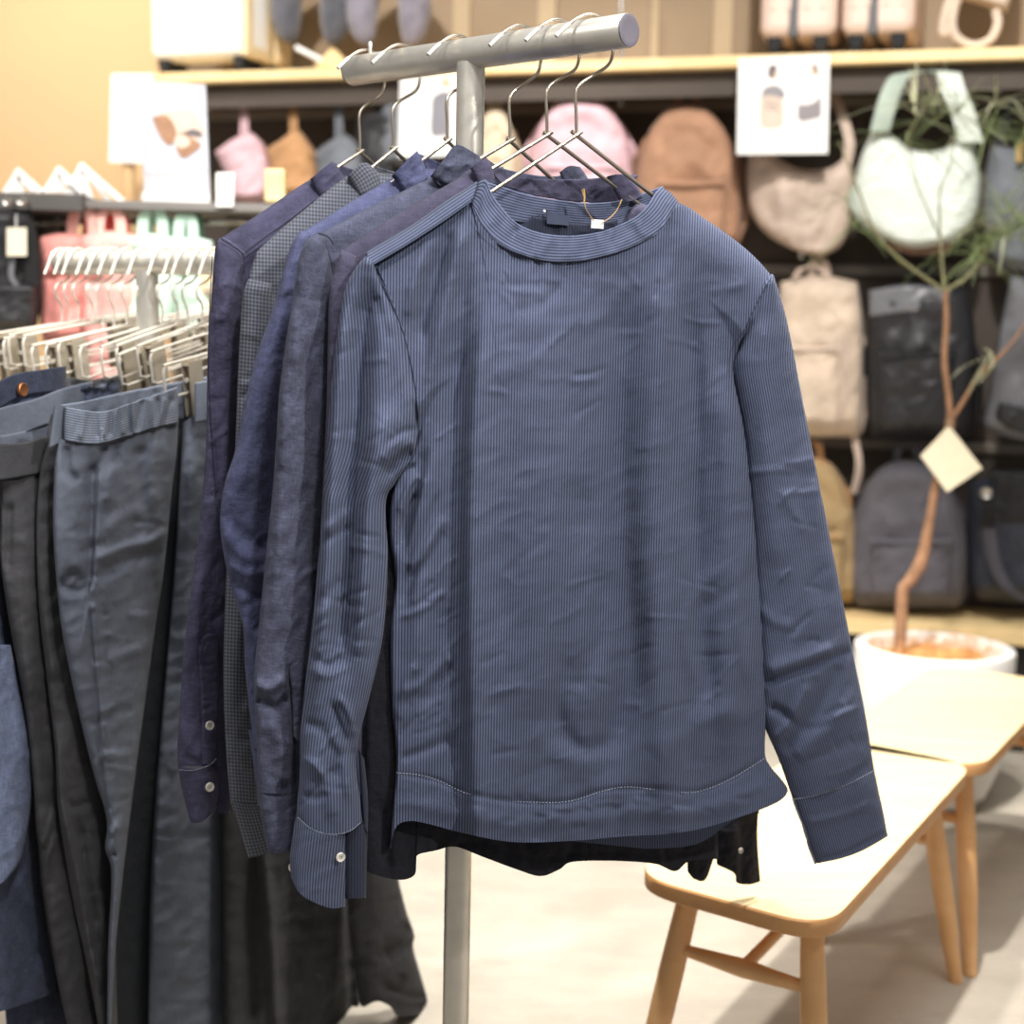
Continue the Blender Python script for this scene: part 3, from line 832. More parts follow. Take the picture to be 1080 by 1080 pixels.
# left sleeve
m_cuff = m_strA
slL = panel('sleeve', A, m_strA, pl,
      [(387, 268), (374, 284), (362, 312), (352, 380), (346, 450), (340, 540), (331, 640), (321, 730), (317, 770), (316, 815), (312, 862)],
      [(393, 273), (408, 304), (426, 350), (437, 400), (441, 440), (437, 478), (418, 508), (407, 530), (409, 590), (405, 660), (396, 710), (382, 765), (376, 800), (380, 835), (383, 866)],
      [(387, 268), (390, 269), (393, 273)], [(312, 862), (330, 876), (350, 880), (370, 876), (383, 866)], 90, 240, off=.004, bulge=.034, back=.02, p=2.2, uv='strip', eR=(.62, .33), closetop=.02,
      folds=[('g', [(392, 292), (384, 340), (378, 400), (372, 500), (366, 600), (362, 700)], 14, -.026),
             ('g', [(362, 320), (356, 420), (350, 520), (342, 640), (334, 740)], 9, .008),
             ('g', [(408, 330), (420, 380), (432, 430)], 7, .004), ('g', [(396, 312), (412, 360)], 6, -.004),
             ('g', [(425, 440), (408, 450), (396, 480), (388, 540), (376, 700)], 14, .014),
             ('g', [(437, 478), (420, 486), (408, 500)], 6, -.012), ('g', [(436, 462), (416, 470), (404, 486)], 7, .007),
             ('g', [(400, 560), (398, 640), (388, 700)], 8, -.006),
             ('g', [(330, 640), (345, 625), (360, 610)], 6, -.004), ('g', [(330, 655), (348, 640), (362, 628)], 6, .004),
             ('g', [(322, 762), (340, 770), (352, 788), (362, 800)], 6, -.005), ('g', [(345, 772), (362, 800), (368, 840)], 6, .006),
             ('g', [(375, 760), (368, 790), (350, 820)], 7, -.005), ('g', [(330, 800), (345, 830), (352, 862)], 8, .004), ('g', [(372, 790), (378, 830)], 4, -.006), ('g', [(338, 560), (352, 552), (366, 540)], 5, .004), ('g', [(336, 574), (352, 566), (368, 556)], 4, -.0035), ('g', [(326, 690), (344, 700), (360, 694)], 4, -.004), ('g', [(325, 705), (344, 712), (366, 704)], 5, .004), ('g', [(358, 735), (368, 752), (374, 775)], 4, .006), ('g', [(350, 742), (358, 764), (366, 782)], 3.5, -.006), ('g', [(318, 800), (330, 806), (342, 820)], 4, .0035), ('g', [(320, 838), (332, 842), (345, 838)], 4, -.003), ('g', [(440, 452), (424, 456), (410, 466)], 3, -.004), ('g', [(439, 466), (426, 472), (414, 484)], 3, .004)]+crumples(22, 335, 392, 560, 850, .0026, slope=-.05)+crumples(8, 356, 400, 330, 520, .002),
      noise=.002, nscale=(40, 120), seed=8, noise2=.0012, n2scale=(22, 30))
stitch('armhole_seam', bd, pl, [(389, 272), (406, 304), (425, 350), (436.5, 400), (441.5, 440)], .0262, mat=m_strA_in, r=.0005)
stitch('armhole_seam', bd, pl, [(814, 292), (796, 325), (779, 364), (774, 394)], .0262, mat=m_strA_in, r=.0005)
yk = panel('yoke', A, m_strA, pl, [(386, 266), (388, 273), (391, 281)], [(503, 191), (501, 200), (498, 212)], [(386, 266), (430, 240), (470, 212), (503, 191)], [(391, 281), (430, 258), (470, 232), (498, 212)], 70, 12, off=-.002, bulge=.0, single=True, uv='strip', uvswap=True,
           offfn=lambda PX, PY, U, V: .032*np.sqrt(np.clip(1-(1-V)**2, 0, 1))+.0012, thick=.001)
stitch('cuff_stitching', slL, pl, [(314, 862), (330, 875), (350, 880), (368, 877), (380, 868)], .043, r=.0004, dash=True, n=70)
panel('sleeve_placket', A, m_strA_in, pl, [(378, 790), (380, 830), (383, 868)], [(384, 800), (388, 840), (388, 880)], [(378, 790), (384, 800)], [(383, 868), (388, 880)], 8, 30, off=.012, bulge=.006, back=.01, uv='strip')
cfL = panel('cuff', A, m_strA, pl, [(312, 861), (308, 885), (305.5, 908), (307, 926)], [(365, 876), (365, 900), (365, 930), (364, 956)],
      [(312, 861), (330, 876), (350, 880), (365, 876)], [(307, 926), (316, 942), (332, 952), (350, 958), (364, 956)], 50, 40, off=.008, bulge=.034, back=.03, uv='strip', noise=.001, nscale=(30, 40), noise2=.0008, n2scale=(20, 16), p=2.6)
button(cfL, pl, 359, 904, .041)
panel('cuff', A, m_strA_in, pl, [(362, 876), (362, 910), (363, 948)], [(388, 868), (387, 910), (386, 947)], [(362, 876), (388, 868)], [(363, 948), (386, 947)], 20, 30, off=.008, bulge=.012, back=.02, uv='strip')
mbx = MB(); mbx.disc(pl.pt(308, 915, .012), -pl.t+pl.n*.4, .0045, .002, 20); mbx.build('button', m_btn, cfL)
# right sleeve
slR = panel('sleeve', A, m_strA, pl,
      [(812, 290), (795, 322), (778, 365), (773, 392), (782, 450), (789, 520), (794, 600), (799, 690), (802, 730), (805, 762), (821, 800), (836, 843)],
      [(816, 290), (828, 330), (837, 372), (848, 430), (862, 500), (878, 580), (892, 650), (903, 705), (914, 760), (922, 812)],
      [(812, 290), (814, 289), (816, 290)], [(836, 843), (860, 838), (890, 828), (922, 812)], 90, 220, off=-.002, bulge=.030, back=.02, p=2.2, uv='strip', eL=(.86, .17), closetop=.02,
      folds=[('g', [(812, 330), (806, 400), (812, 500), (822, 600)], 14, .006), ('g', [(838, 420), (850, 520), (868, 640)], 14, -.006),
             ('g', [(806, 722), (830, 712), (860, 700), (896, 686)], 4.5, -.009), ('g', [(808, 708), (840, 698), (880, 684)], 8, .006),
             ('g', [(815, 782), (830, 765), (846, 735), (852, 722)], 5, .008), ('g', [(824, 792), (845, 770), (872, 730), (885, 700)], 8, -.006),
             ('g', [(838, 800), (870, 770), (895, 740)], 10, .005), ('g', [(812, 745), (826, 752), (838, 764)], 5, -.007), ('g', [(880, 790), (900, 780)], 8, -.003),
             ('g', [(826, 520), (840, 545), (850, 560)], 6, .003), ('g', [(800, 640), (815, 655), (835, 660)], 6, .0025)]+crumples(22, 800, 850, 480, 820, .0026, slope=.2),
      noise=.002, nscale=(40, 120), seed=15, noise2=.001, n2scale=(24, 26))
cfR = panel('cuff', A, m_strA, pl, [(836, 842), (843, 862), (850, 885), (860, 911)], [(922, 811), (927, 835), (932, 858), (936.5, 882)],
      [(836, 842), (860, 838), (890, 828), (922, 811)], [(860, 911), (885, 906), (910, 897), (936.5, 882)], 50, 40, off=-.003, bulge=.029, back=.03, uv='strip', noise=.0015, nscale=(40, 30), p=2.6,
      folds=[('g', [(850, 868), (880, 862), (915, 850)], 5, .002), ('g', [(862, 906), (890, 900), (934, 878)], 2.5, -.0015)])
stitch('cuff_stitching', cfR, pl, [(837, 843), (860, 839), (890, 829), (921, 813)], .0265, r=.0004, dash=True, n=80)
stitch('cuff_edge', cfR, pl, [(836, 842), (841, 856), (846, 868), (850, 880), (853, 893), (860, 911)], .012, r=.0013, n=30, mat=m_edgeA)

m_seam = cloth('dark_seam', '#23232f', '#2b2b38')
# ---------- the shirts behind, each with collar, sleeve, cuff and body
def sleeve(parent, mat, pl, L, Rr, off, bulge, folds, seed, cr=16, top=None, bot=None, back=None, nu=60, nv=200, noise2=.0014, **k):
    xs = [q[0] for q in L+Rr]; ys = [q[1] for q in L+Rr]
    if len(L) > 6: folds = list(folds)+crumples(cr, min(xs)+(max(xs)-min(xs))*.3, max(xs)-8, min(ys)+40, max(ys), .0026, ln=(10, 30), slope=-(max(xs)-min(xs))*.25/(max(ys)-min(ys)))
    return panel('sleeve', parent, mat, pl, L, Rr, top or [L[0], Rr[0]], bot or [L[-1], Rr[-1]], nu, nv, off=off, bulge=bulge, back=bulge*.7 if back is None else back, p=2.2, uv='strip', folds=folds, closetop=.02,
                 noise=.002, nscale=(30, 90), seed=seed, noise2=noise2, n2scale=(16, 26), **k)
def tail(parent, mat, pl, L, Rr, T, B, off=0, bulge=.016, seed=1, folds=(), **k):
    return panel('body', parent, mat, pl, L, Rr, T, B, 90, 120, off=off, bulge=bulge, back=.012, p=2.6, folds=folds, closetop=.06, eL=(.6, .3), noise=.003, nscale=(40, 140), seed=seed, noise2=.0014, n2scale=(26, 26), **k)

# B: dusty navy shirt directly behind the striped blouse
pl = HANG['B']
S = thing('shirt', 'dusty navy shirt right behind the striped blouse, its dark hem showing below it', 'shirt', pl.pt(577, 890), 'shirts on the T-shaped stand')
tail(S, m_navyB, pl, [(360, 264), (372, 330), (392, 440), (395, 560), (392, 700), (388, 820), (386, 916)], [(735, 262), (752, 300), (752, 450), (756, 700), (757, 870), (757, 905)],
     [(360, 264), (420, 225), (480, 190), (505, 176), (520, 215), (560, 256), (610, 266), (650, 250), (676, 214), (735, 262)],
     [(386, 916), (404, 925), (424, 927), (437, 922), (440, 902), (480, 893), (510, 904), (545, 916), (570, 923), (590, 916), (604, 908), (650, 908), (690, 911), (712, 918), (728, 907), (757, 905)], seed=21)
panel('shirt_tail', S, m_dkhem, pl, [(389, 560), (388, 700), (386, 820), (384, 918)], [(755, 560), (756, 700), (757, 870), (758, 906)], [(389, 560), (755, 560)],  # lower body again, the shadow behind the blouse put into its near-black colour
     [(384, 918), (404, 925), (424, 928), (437, 923), (439, 912), (440, 902), (460, 897), (480, 893), (510, 904), (545, 917), (570, 924), (590, 917), (604, 909), (650, 908), (690, 911), (712, 919), (728, 908), (758, 906)], 150, 90, off=.014, bulge=.0155, back=.0, single=True, noise=.002, nscale=(18, 60), noise2=.002, n2scale=(8, 10), seed=77,
     folds=[('g', [(386, 905), (430, 912), (500, 888), (560, 906), (640, 898), (700, 902), (750, 896)], 2.2, -.002), ('g', [(545, 870), (552, 915)], 5, .004), ('g', [(610, 880), (600, 905)], 5, -.004), ('g', [(690, 880), (698, 912)], 5, .005), ('g', [(402, 850), (410, 920)], 6, -.006)])
panel('collar', S, m_navyB, pl, [(514, 168), (519, 180), (532, 196)], [(672, 184), (666, 195), (657, 212)], [(514, 168), (545, 186), (600, 189), (640, 187), (672, 184)],
      [(532, 196), (560, 205), (600, 212), (640, 214), (657, 212)], 60, 12, off=-.02, bulge=-.012, single=True, uv='strip', noise2=.003, n2scale=(9, 14), thick=.002)
panel('collar', S, m_navyB, pl, [(496, 178), (500, 186), (505, 197)], [(513, 166), (518, 174), (522, 188)], [(496, 178), (505, 171), (513, 166)], [(505, 197), (514, 193), (522, 188)], 16, 14, off=.012, bulge=.008, back=.006, noise2=.001, n2scale=(9, 9))
panel('collar', S, m_navyB, pl, [(640, 186), (645, 196), (652, 210)], [(662, 184), (672, 196), (678, 206)], [(640, 186), (650, 184), (662, 184)], [(652, 210), (665, 212), (678, 206)], 14, 12, off=-.004, bulge=.006, back=.004, noise2=.002, n2scale=(9, 9))
sleeve(S, m_navyB, pl, [(360, 263), (353, 285), (347, 316), (344, 440), (338, 560), (333, 700), (328, 860)], [(378, 270), (392, 340), (396, 440), (392, 560), (384, 700), (380, 860)], .004, .016, [], 31)
stitch('shoulder_seam', S, pl, [(376, 272), (430, 240), (500, 196)], .0165, mat=m_navyC, r=.0006)
# C: washed navy 
pl = HANG['C']
S = thing('shirt', 'grey-navy linen shirt third from the front, its turned-up sleeve beside the striped sleeve', 'shirt', pl.pt(538, 890), 'shirts on the T-shaped stand')
bC = tail(S, m_navyC, pl,  [(337, 246), (350, 300), (352, 420), (356, 600), (360, 760), (384, 860)], [(740, 262), (770, 330), (775, 500), (785, 700), (797, 820), (801, 858)],
     [(337, 246), (395, 216), (454, 188), (480, 180), (520, 230), (580, 262), (630, 240), (650, 206), (740, 262)], [(384, 860), (440, 880), (520, 886), (600, 886), (700, 884), (760, 876), (801, 858)], seed=23)
panel('shirt_tail', S, m_dkhem, pl, [(726, 862), (724, 885), (725, 919)], [(757, 856), (757, 880), (753, 905)], [(726, 862), (757, 856)], [(725, 919), (732, 927), (744, 928), (753, 905)], 24, 40, off=.004, bulge=.006, back=.006, noise=.003, nscale=(12, 40), seed=4, noise2=.002, n2scale=(14, 14))
tl = panel('shirt_tail', S, m_dkhem, pl, [(752, 858), (753, 880), (756, 912)], [(800, 855), (799, 885), (802, 930)], [(752, 858), (775, 852), (800, 855)], [(756, 912), (774, 921), (777, 931), (790, 933), (802, 930)], 40, 40, off=.010, bulge=.006, back=.006, noise=.002, nscale=(12, 40), seed=6,
      noise2=.002, n2scale=(14, 14), folds=[('s', [(779, 860), (780, 895), (779, 932)], 3, .005, 16)])
stitch('buttonhole', tl, pl, [(740, 893), (748, 888)], .02, r=.0006, n=8); 
mbx = MB(); mbx.disc(pl.pt(781, 897, .02), pl.n, .004, .002, 18); mbx.build('button', m_btn, tl)
panel('collar', S, m_navyC, pl, [(454, 186), (462, 196), (482, 202)], [(505, 164), (512, 174), (518, 182)], [(454, 186), (468, 168), (482, 153), (505, 164)], [(482, 202), (500, 193), (518, 182)], 30, 24, off=.012, bulge=.012, back=.008, noise2=.0022, n2scale=(10, 12),
      folds=[('g', [(458, 188), (474, 200)], 2, -.003), ('g', [(470, 178), (500, 172)], 5, .002)])
panel('collar', S, m_navyC, pl, [(590, 182), (594, 192), (600, 202)], [(612, 176), (620, 188), (622, 198)], [(590, 182), (600, 175), (612, 176)], [(600, 202), (612, 202), (622, 198)], 14, 12, off=-.02, bulge=.008, back=.005, noise2=.002, n2scale=(9, 9))
panel('collar', S, m_navyC, pl, [(500, 168), (506, 180), (512, 192)], [(612, 180), (606, 190), (600, 204)], [(500, 168), (540, 180), (580, 186), (612, 180)], [(512, 192), (550, 200), (600, 204)], 40, 10, off=-.045, bulge=-.008, single=True, noise2=.002, n2scale=(9, 9), thick=.002)
sC = sleeve(S, m_navyC, pl, [(334, 245), (322, 256), (315, 274), (309, 313), (300, 370), (294, 420), (289, 500), (281, 580), (273, 660), (268, 715), (270, 770), (272, 836)],
       [(342, 250), (352, 300), (352, 360), (350, 440), (348, 540), (345, 640), (338, 720), (332, 790), (320, 838)], .010, .022,
       [('s', [(316, 318), (319, 390), (325, 480), (330, 620)], 5, .007, 30), ('g', [(300, 420), (296, 540), (288, 660)], 7, .005), ('g', [(268, 722), (285, 726), (300, 716)], 6, .009), ('g', [(270, 738), (290, 745), (304, 736)], 5, -.008),
        ('g', [(284, 760), (296, 790), (300, 820)], 7, .005), ('g', [(306, 705), (311, 760), (312, 830)], 4, -.007)], 33, noise2=.002)
stitch('armhole_seam', sC, pl, [(336, 246), (346, 250), (352, 258)], .030, mat=m_seam, r=.0007)
panel('sleeve_placket', S, m_navyC, pl, [(304, 706), (307, 730), (309, 775)], [(322, 704), (322, 730), (320, 790)], [(304, 706), (312, 698), (322, 704)], [(309, 775), (320, 790)], 14, 40, off=.028, bulge=.006, back=.004, noise2=.0012, n2scale=(9, 9))
cC = panel('cuff', S, m_navyC, pl, [(272, 836), (276, 865), (283, 901)], [(324, 836), (322, 865), (318, 893)], [(272, 836), (290, 840), (324, 836)], [(283, 901), (300, 899), (318, 893)], 34, 30, off=.012, bulge=.02, back=.018, p=2.6, uv='strip', noise2=.0012, n2scale=(12, 12), noise=.001)
# D: indigo
pl = HANG['D']
S = thing('shirt', 'brighter indigo linen shirt fourth from the front', 'shirt', pl.pt(472, 870), 'shirts on the T-shaped stand')
tail(S, m_indD, pl, [(320, 244), (330, 300), (326, 420), (330, 600), (334, 760), (340, 850)], [(640, 262), (660, 330), (670, 500), (680, 700), (690, 820), (690, 850)],
     [(320, 244), (368, 214), (413, 188), (440, 178), (480, 182), (560, 205), (640, 262)], [(340, 850), (440, 870), (600, 872), (690, 850)], seed=25)
panel('collar', S, m_indD, pl, [(413, 186), (418, 192), (424, 201)], [(440, 159), (447, 172), (452, 186)], [(413, 186), (426, 172), (440, 159)], [(424, 201), (438, 196), (452, 186)], 24, 20, off=.012, bulge=.010, back=.008, noise2=.002, n2scale=(10, 12), folds=[('g', [(415, 187), (424, 200)], 2, -.003)])
panel('collar', S, m_indD, pl, [(442, 162), (450, 176), (456, 188)], [(530, 176), (530, 188), (524, 200)], [(442, 162), (480, 176), (530, 176)], [(456, 188), (490, 196), (524, 200)], 30, 10, off=-.03, bulge=-.01, single=True, thick=.002)
sleeve(S, m_indD, pl, [(318, 243), (308, 256), (300, 280), (292, 312), (284, 336), (270, 376), (258, 425), (248, 475), (237, 510), (232, 548), (236, 585), (244, 620), (256, 660), (258, 700), (262, 740), (268, 790)],
       [(326, 246), (332, 300), (328, 360), (322, 440), (314, 520), (306, 600), (300, 680), (297, 740), (295, 790)], .006, .024,
       [('g', [(305, 280), (286, 370), (266, 450), (252, 520)], 12, .008), ('g', [(300, 420), (285, 520), (275, 600)], 10, -.007), ('g', [(236, 540), (252, 560), (270, 570)], 8, -.004), ('g', [(236, 560), (255, 585), (280, 590)], 8, .005),
        ('g', [(244, 610), (262, 625), (290, 625)], 6, -.005), ('g', [(240, 596), (262, 605), (286, 602)], 6, .004), ('g', [(252, 655), (270, 672), (290, 676)], 6, .005)], 35)
panel('cuff', S, m_indD, pl, [(262, 770), (268, 810), (272, 850)], [(300, 770), (300, 810), (298, 850)], [(262, 770), (300, 770)], [(272, 850), (298, 850)], 20, 30, off=.0, bulge=.014, back=.014, uv='strip', noise2=.001)
# E: small check
pl = HANG['E']
S = thing('shirt', 'grey small-checked shirt fifth from the front', 'shirt', pl.pt(415, 880), 'shirts on the T-shaped stand')
tail(S, m_chkE, pl, [(262, 292), (284, 330), (290, 450), (294, 600), (300, 750), (306, 850)], [(560, 262), (580, 330), (590, 500), (600, 700), (610, 820), (610, 850)],
     [(262, 292), (268, 274), (276, 260), (320, 222), (368, 185), (400, 182), (480, 200), (560, 262)], [(306, 850), (400, 870), (520, 872), (610, 850)], seed=27)
panel('collar', S, m_chkE, pl, [(366, 187), (372, 196), (378, 206)], [(388, 172), (398, 182), (402, 194)], [(366, 187), (374, 178), (381, 172), (388, 172)], [(378, 206), (392, 200), (402, 194)], 20, 16, off=.010, bulge=.010, back=.008, uv='strip')
panel('collar', S, m_chkE, pl, [(388, 173), (396, 184), (402, 194)], [(470, 184), (470, 194), (464, 204)], [(388, 173), (430, 184), (470, 184)], [(402, 194), (430, 202), (464, 204)], 30, 10, off=-.03, bulge=-.01, single=True, thick=.002, uv='strip')
sE = sleeve(S, m_chkE, pl, [(262, 294), (258, 304), (255, 320), (251, 390), (248, 470), (244, 540), (239, 600), (236, 680), (236, 740), (239, 800), (243, 845)],
       [(287, 298), (290, 340), (288, 400), (285, 480), (280, 560), (276, 640), (274, 720), (274, 790), (274, 848)], .006, .018,
       [('g', [(270, 310), (266, 420), (262, 540), (252, 700)], 9, .005), ('g', [(252, 420), (268, 412), (284, 400)], 3, -.003), ('g', [(238, 770), (252, 780), (270, 776)], 5, -.004), ('g', [(240, 800), (256, 812), (272, 806)], 5, -.004)], 37, noise2=.0008)
panel('cuff', S, m_chkE, pl, [(243, 845), (252, 872), (262, 905)], [(276, 848), (282, 870), (290, 896)], [(243, 845), (258, 848), (276, 848)], [(262, 905), (276, 902), (290, 896)], 24, 24, off=.008, bulge=.016, back=.014, p=2.6, uv='strip')
# F: navy twill, the farthest
pl = HANG['F']
S = thing('shirt', 'navy button-cuff shirt at the far end of the stand, last in the row', 'shirt', pl.pt(380, 860), 'shirts on the T-shaped stand')
tail(S, m_navyF, pl, [(233, 251), (246, 300), (248, 420), (250, 600), (252, 750), (256, 840)], [(520, 268), (540, 330), (550, 500), (560, 700), (566, 820), (566, 840)],
     [(233, 251), (274, 225), (328, 189), (356, 184), (430, 205), (520, 268)], [(256, 840), (360, 858), (480, 860), (566, 840)], seed=29, folds=[('s', [(256, 267), (300, 237), (331, 214)], 2.5, .004, 20)])
panel('collar', S, m_navyF, pl, [(327, 189), (331, 198), (337, 209)], [(350, 170), (358, 178), (361, 188)], [(327, 189), (338, 180), (350, 170)], [(337, 209), (350, 197), (361, 188)], 20, 18, off=.010, bulge=.010, back=.008, noise2=.0015, n2scale=(12, 12))
panel('collar', S, m_navyF, pl, [(351, 171), (357, 182), (361, 190)], [(430, 186), (430, 196), (424, 206)], [(351, 171), (390, 184), (430, 186)], [(361, 190), (390, 202), (424, 206)], 30, 10, off=-.03, bulge=-.01, single=True, thick=.002)
sF = sleeve(S, m_navyF, pl, [(232, 250), (227, 262), (223, 310), (219, 370), (217, 470), (211, 545), (203, 610), (195, 675), (190, 740), (187, 790), (188, 808)],
       [(256, 267), (257, 300), (256, 380), (253, 460), (250, 560), (247, 640), (244, 720), (242, 808)], .010, .018,
       [('s', [(223, 268), (219, 360), (222, 440), (229, 540)], 2.2, .004, 12), ('g', [(240, 290), (238, 400), (236, 520)], 6, .004), ('g', [(212, 600), (206, 700)], 6, .004), ('g', [(190, 760), (200, 790), (212, 800)], 5, .004)], 39)
pk = panel('sleeve_placket', S, m_navyF, pl, [(209, 690), (212, 740), (213, 806)], [(231, 680), (231, 740), (229, 806)], [(209, 690), (212, 674), (221, 668), (229, 671), (231, 680)], [(213, 806), (229, 806)], 16, 60, off=.026, bulge=.005, back=.004, noise2=.0016, n2scale=(30, 9), noise=.001)
button(pk, pl, 221, 765, .034, r=.0058)
cF = panel('cuff', S, m_navyF, pl, [(187, 807), (191, 830), (199, 862), (202, 868)], [(231, 806), (232, 826), (231, 842), (226, 855)], [(187, 807), (206, 811), (231, 806)], [(202, 868), (212, 867), (220, 862), (226, 855)], 34, 30, off=.012, bulge=.019, back=.016, p=2.4, uv='strip', noise2=.001)
button(cF, pl, 221, 830, .033, r=.0058)
stitch('cuff_stitching', cF, pl, [(189, 812), (206, 812), (222, 806), (228, 800)], .031, r=.0003)
stitch('cuff_stitching', cF, pl, [(203, 867), (214, 866), (224, 858), (230, 846), (231, 828), (231, 812)], .014, r=.0004)
panel('cuff', S, m_navyF, pl, [(226, 800), (228, 830), (228, 858)], [(244, 800), (244, 830), (242, 858)], [(226, 800), (244, 800)], [(228, 858), (242, 858)], 12, 24, off=.012, bulge=.006, back=.01, uv='strip')

pl = HANG['F']
for pts, of in (([(256, 268), (280, 250), (308, 230), (332, 211)], .0172), ([(258, 272), (284, 253), (310, 234), (334, 214)], .0172)):
    stitch('yoke_seam', S, pl, pts, of, mat=m_seam, r=.0007)
stitch('armhole_seam', sF, pl, [(233, 252), (244, 259), (256, 269), (257, 290)], .0245, mat=m_seam, r=.0007)
stitch('armhole_seam', sF, pl, [(235, 250), (246, 257), (258, 267)], .024, mat=m_thr, r=.0003, dash=True, n=30)
stitch('placket_stitching', pk, pl, [(211, 700), (213, 684), (221, 671), (229, 674), (230, 690)], .0335, mat=m_seam, r=.0005)
stitch('sleeve_seam', sF, pl, [(224, 270), (220, 360), (222, 440), (229, 540)], .0275, mat=m_seam, r=.0006)
# ------------------------------------------------------------------ trouser rack
TPHI = R(65)
_c = at_y(155, 277, 2.36)
TD = np.array([-math.sin(TPHI), math.cos(TPHI), 0.0])     # towards the far left end
def px_of(p):
    d_ = p-C0; return 540+F_PX*(d_ @ _r)/(d_ @ _f)
def trail(px):
    q = min(np.linspace(-.6, .45, 900), key=lambda q: abs(px_of(_c+TD*q)-px)); return _c+TD*q
t = thing('clothes_rack', 'lower steel stand on the left, its arm crowded with wire trouser hangers', 'clothes rack', (_c[0], _c[1], 0))
e0, e1 = trail(62), trail(345)
MB().tube([e0, e0-TD*.002, e1+TD*.002, e1], [.0165, .0185, .0185, .0165], 36).build('arm', m_steel, t)
for e, dv in ((e0, TD), (e1, -TD)):
    mbx = MB(); mbx.disc(e-dv*.0005, dv, .017, .0025, 36); mbx.build('end_cap', m_cap, t)
MB().tube([[_c[0], _c[1], .012], [_c[0], _c[1], _c[2]-.012]], .0175, 32).build('post', m_steel, t)
MB().lathe([(.0, .0), (.165, .0), (.17, .004), (.168, .010), (.02, .014), (.0, .014)], (_c[0], _c[1], 0), 48).build('base', m_steel, t)

m_wire_br = simple('bright_wire', '#ece6da', rough=.3, metal=.45, var=.03)
m_clip = simple('satin_steel_clip', '#bdb3a2', rough=.42, metal=.5, var=.04)
def trouser_hanger(px, label, tilt, half=.165, stem=.098, clips=(-.125, .125), phi=None, yaw=0.0):
    c = trail(px); pl = Plane(c, (TPHI if phi is None else phi)+yaw)
    t = thing('trouser_hanger', label, 'hanger', c-np.array([0, 0, .12]), 'wire trouser hangers on the lower stand')
    hk = [(-.004, -stem), (-.004, -stem+.03), (-.016, -.052), (-.014, -.036), (.010, -.027), (.0255, -.010), (.025, .006), (.013, .0195), (-.003, .0222), (-.018, .0165), (-.028, .003), (-.036, -.012), (-.041, -.02)]
    MB().tube(spl([pl.uz(u, z) for u, z in hk], 44), .0019, 8).build('hook', m_wire_br, t)
    ct, st = math.cos(tilt), math.sin(tilt)
    def loc(u, z): return pl.uz(u*ct-z*st, -stem+u*st+z*ct)
    MB().tube(spl([loc(-half, -.045), loc(-half, -.012), loc(-half+.004, -.003), loc(-half+.014, 0), loc(0, .002), loc(half-.014, 0), loc(half-.004, -.003), loc(half, -.012), loc(half, -.045)], 60), .0021, 8).build('bar', m_wire_br, t)
    MB().tube([loc(-half, -.043), loc(-half+.01, -.048), loc(half-.01, -.048), loc(half, -.043)], .0016, 8).build('lower_bar', m_wire_br, t)
    a3 = np.stack([pl.t*ct+np.array([0, 0, st]), pl.n, -pl.t*st+np.array([0, 0, ct])], 1)
    for u in clips:
        mc = MB()
        for s_ in (-1, 1):
            mc.box(loc(u, -.043)+pl.n*s_*.006, (.032, .0016, .082), R3=a3)
        mc.box(loc(u, -.008), (.032, .013, .002), R3=a3)
        o = mc.build('clip', m_clip, t, smooth=False, bevel=.0005)
        ms = MB(); ms.tube([loc(u-.018, -.03), loc(u+.018, -.03)], .0035, 10); ms.build('spring', m_wire_br, o)
    return pl, loc
TH = {}
specs = [(66, 6, 'far left end of the lower stand, first hook'), (74, 6, 'second hook from the far left end'), (84, 7, 'third hook from the far left end'), (98, 7, 'fourth hook from the far left end'),
         (109, 8, 'fifth hook from the far left end'), (121, 8, 'sixth hook from the far left end'), (135, 9, 'seventh hook, two left of the post'), (151, 10, 'eighth hook, just above the post of the lower stand'),
         (172, 11, 'first hook right of the post of the lower stand'), (188, 11, 'second hook right of the post'), (199, 12, 'third hook right of the post'), (214, 12, 'fourth hook right of the post'),
         (226, 10, 'hook closest to the navy shirt sleeve'), (243, 8, 'hanger whose wide steel clip grips the grey-blue trousers'), (300, 8, 'hidden behind the shirts, holding the near-black trousers'), (332, 7, 'hidden behind the shirts, holding the black trousers')]
for i, (px, tl, lab) in enumerate(specs):
    lb_ = 'wire trouser hanger, '+lab if 'hanger' not in lab else 'wire trouser '+lab
    cl = (-.125, .125)
    if px == 243: cl = (-.098, .13)
    if px in (74, 98, 121, 151, 188, 226): cl = ()
    if px in (109, 172, 199): cl = (-.105, .12)
    TH[px] = trouser_hanger(px, lb_, R(tl), yaw=R(rng.uniform(-5, 5)) if px < 240 else 0, clips=cl, stem=.13 if px == 243 else .098+rng.uniform(-.006, .01))[0]

m_gblue = cloth('grey_blue_chino', '#575d6b', '#646a77', mott=.16, mscale=10, bump=.5, bscale=45)
m_gband = cloth('grey_blue_rib', '#4e5564', '#7d8594', stripe=.0034, duty=.05, mott=.12, bump=.4)
m_char = cloth('charcoal_chino', '#404044', '#4b4b50', mott=.16, bump=.5, bscale=45)
m_dark = cloth('dark_brown_grey_chino', '#39393d', '#454549', mott=.16, bump=.5, bscale=45)
m_blk = cloth('near_black_twill', '#2b2c2e', '#353638', mott=.2, bump=.4, bscale=45)
m_black2 = cloth('black_twill', '#1a1a1d', '#222226', mott=.2, bump=.4, bscale=45)
m_denim = cloth('faded_denim', '#505a76', '#6d7792', mott=.3, slub=.3, bump=.5, bscale=60)
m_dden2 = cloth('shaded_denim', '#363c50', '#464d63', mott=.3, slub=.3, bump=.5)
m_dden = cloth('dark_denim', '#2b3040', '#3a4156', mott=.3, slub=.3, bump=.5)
m_copper = simple('copper_button', '#a06a44', rough=.4, metal=.7, var=.1, vscale=100)
GT = 'trousers on the lower stand'
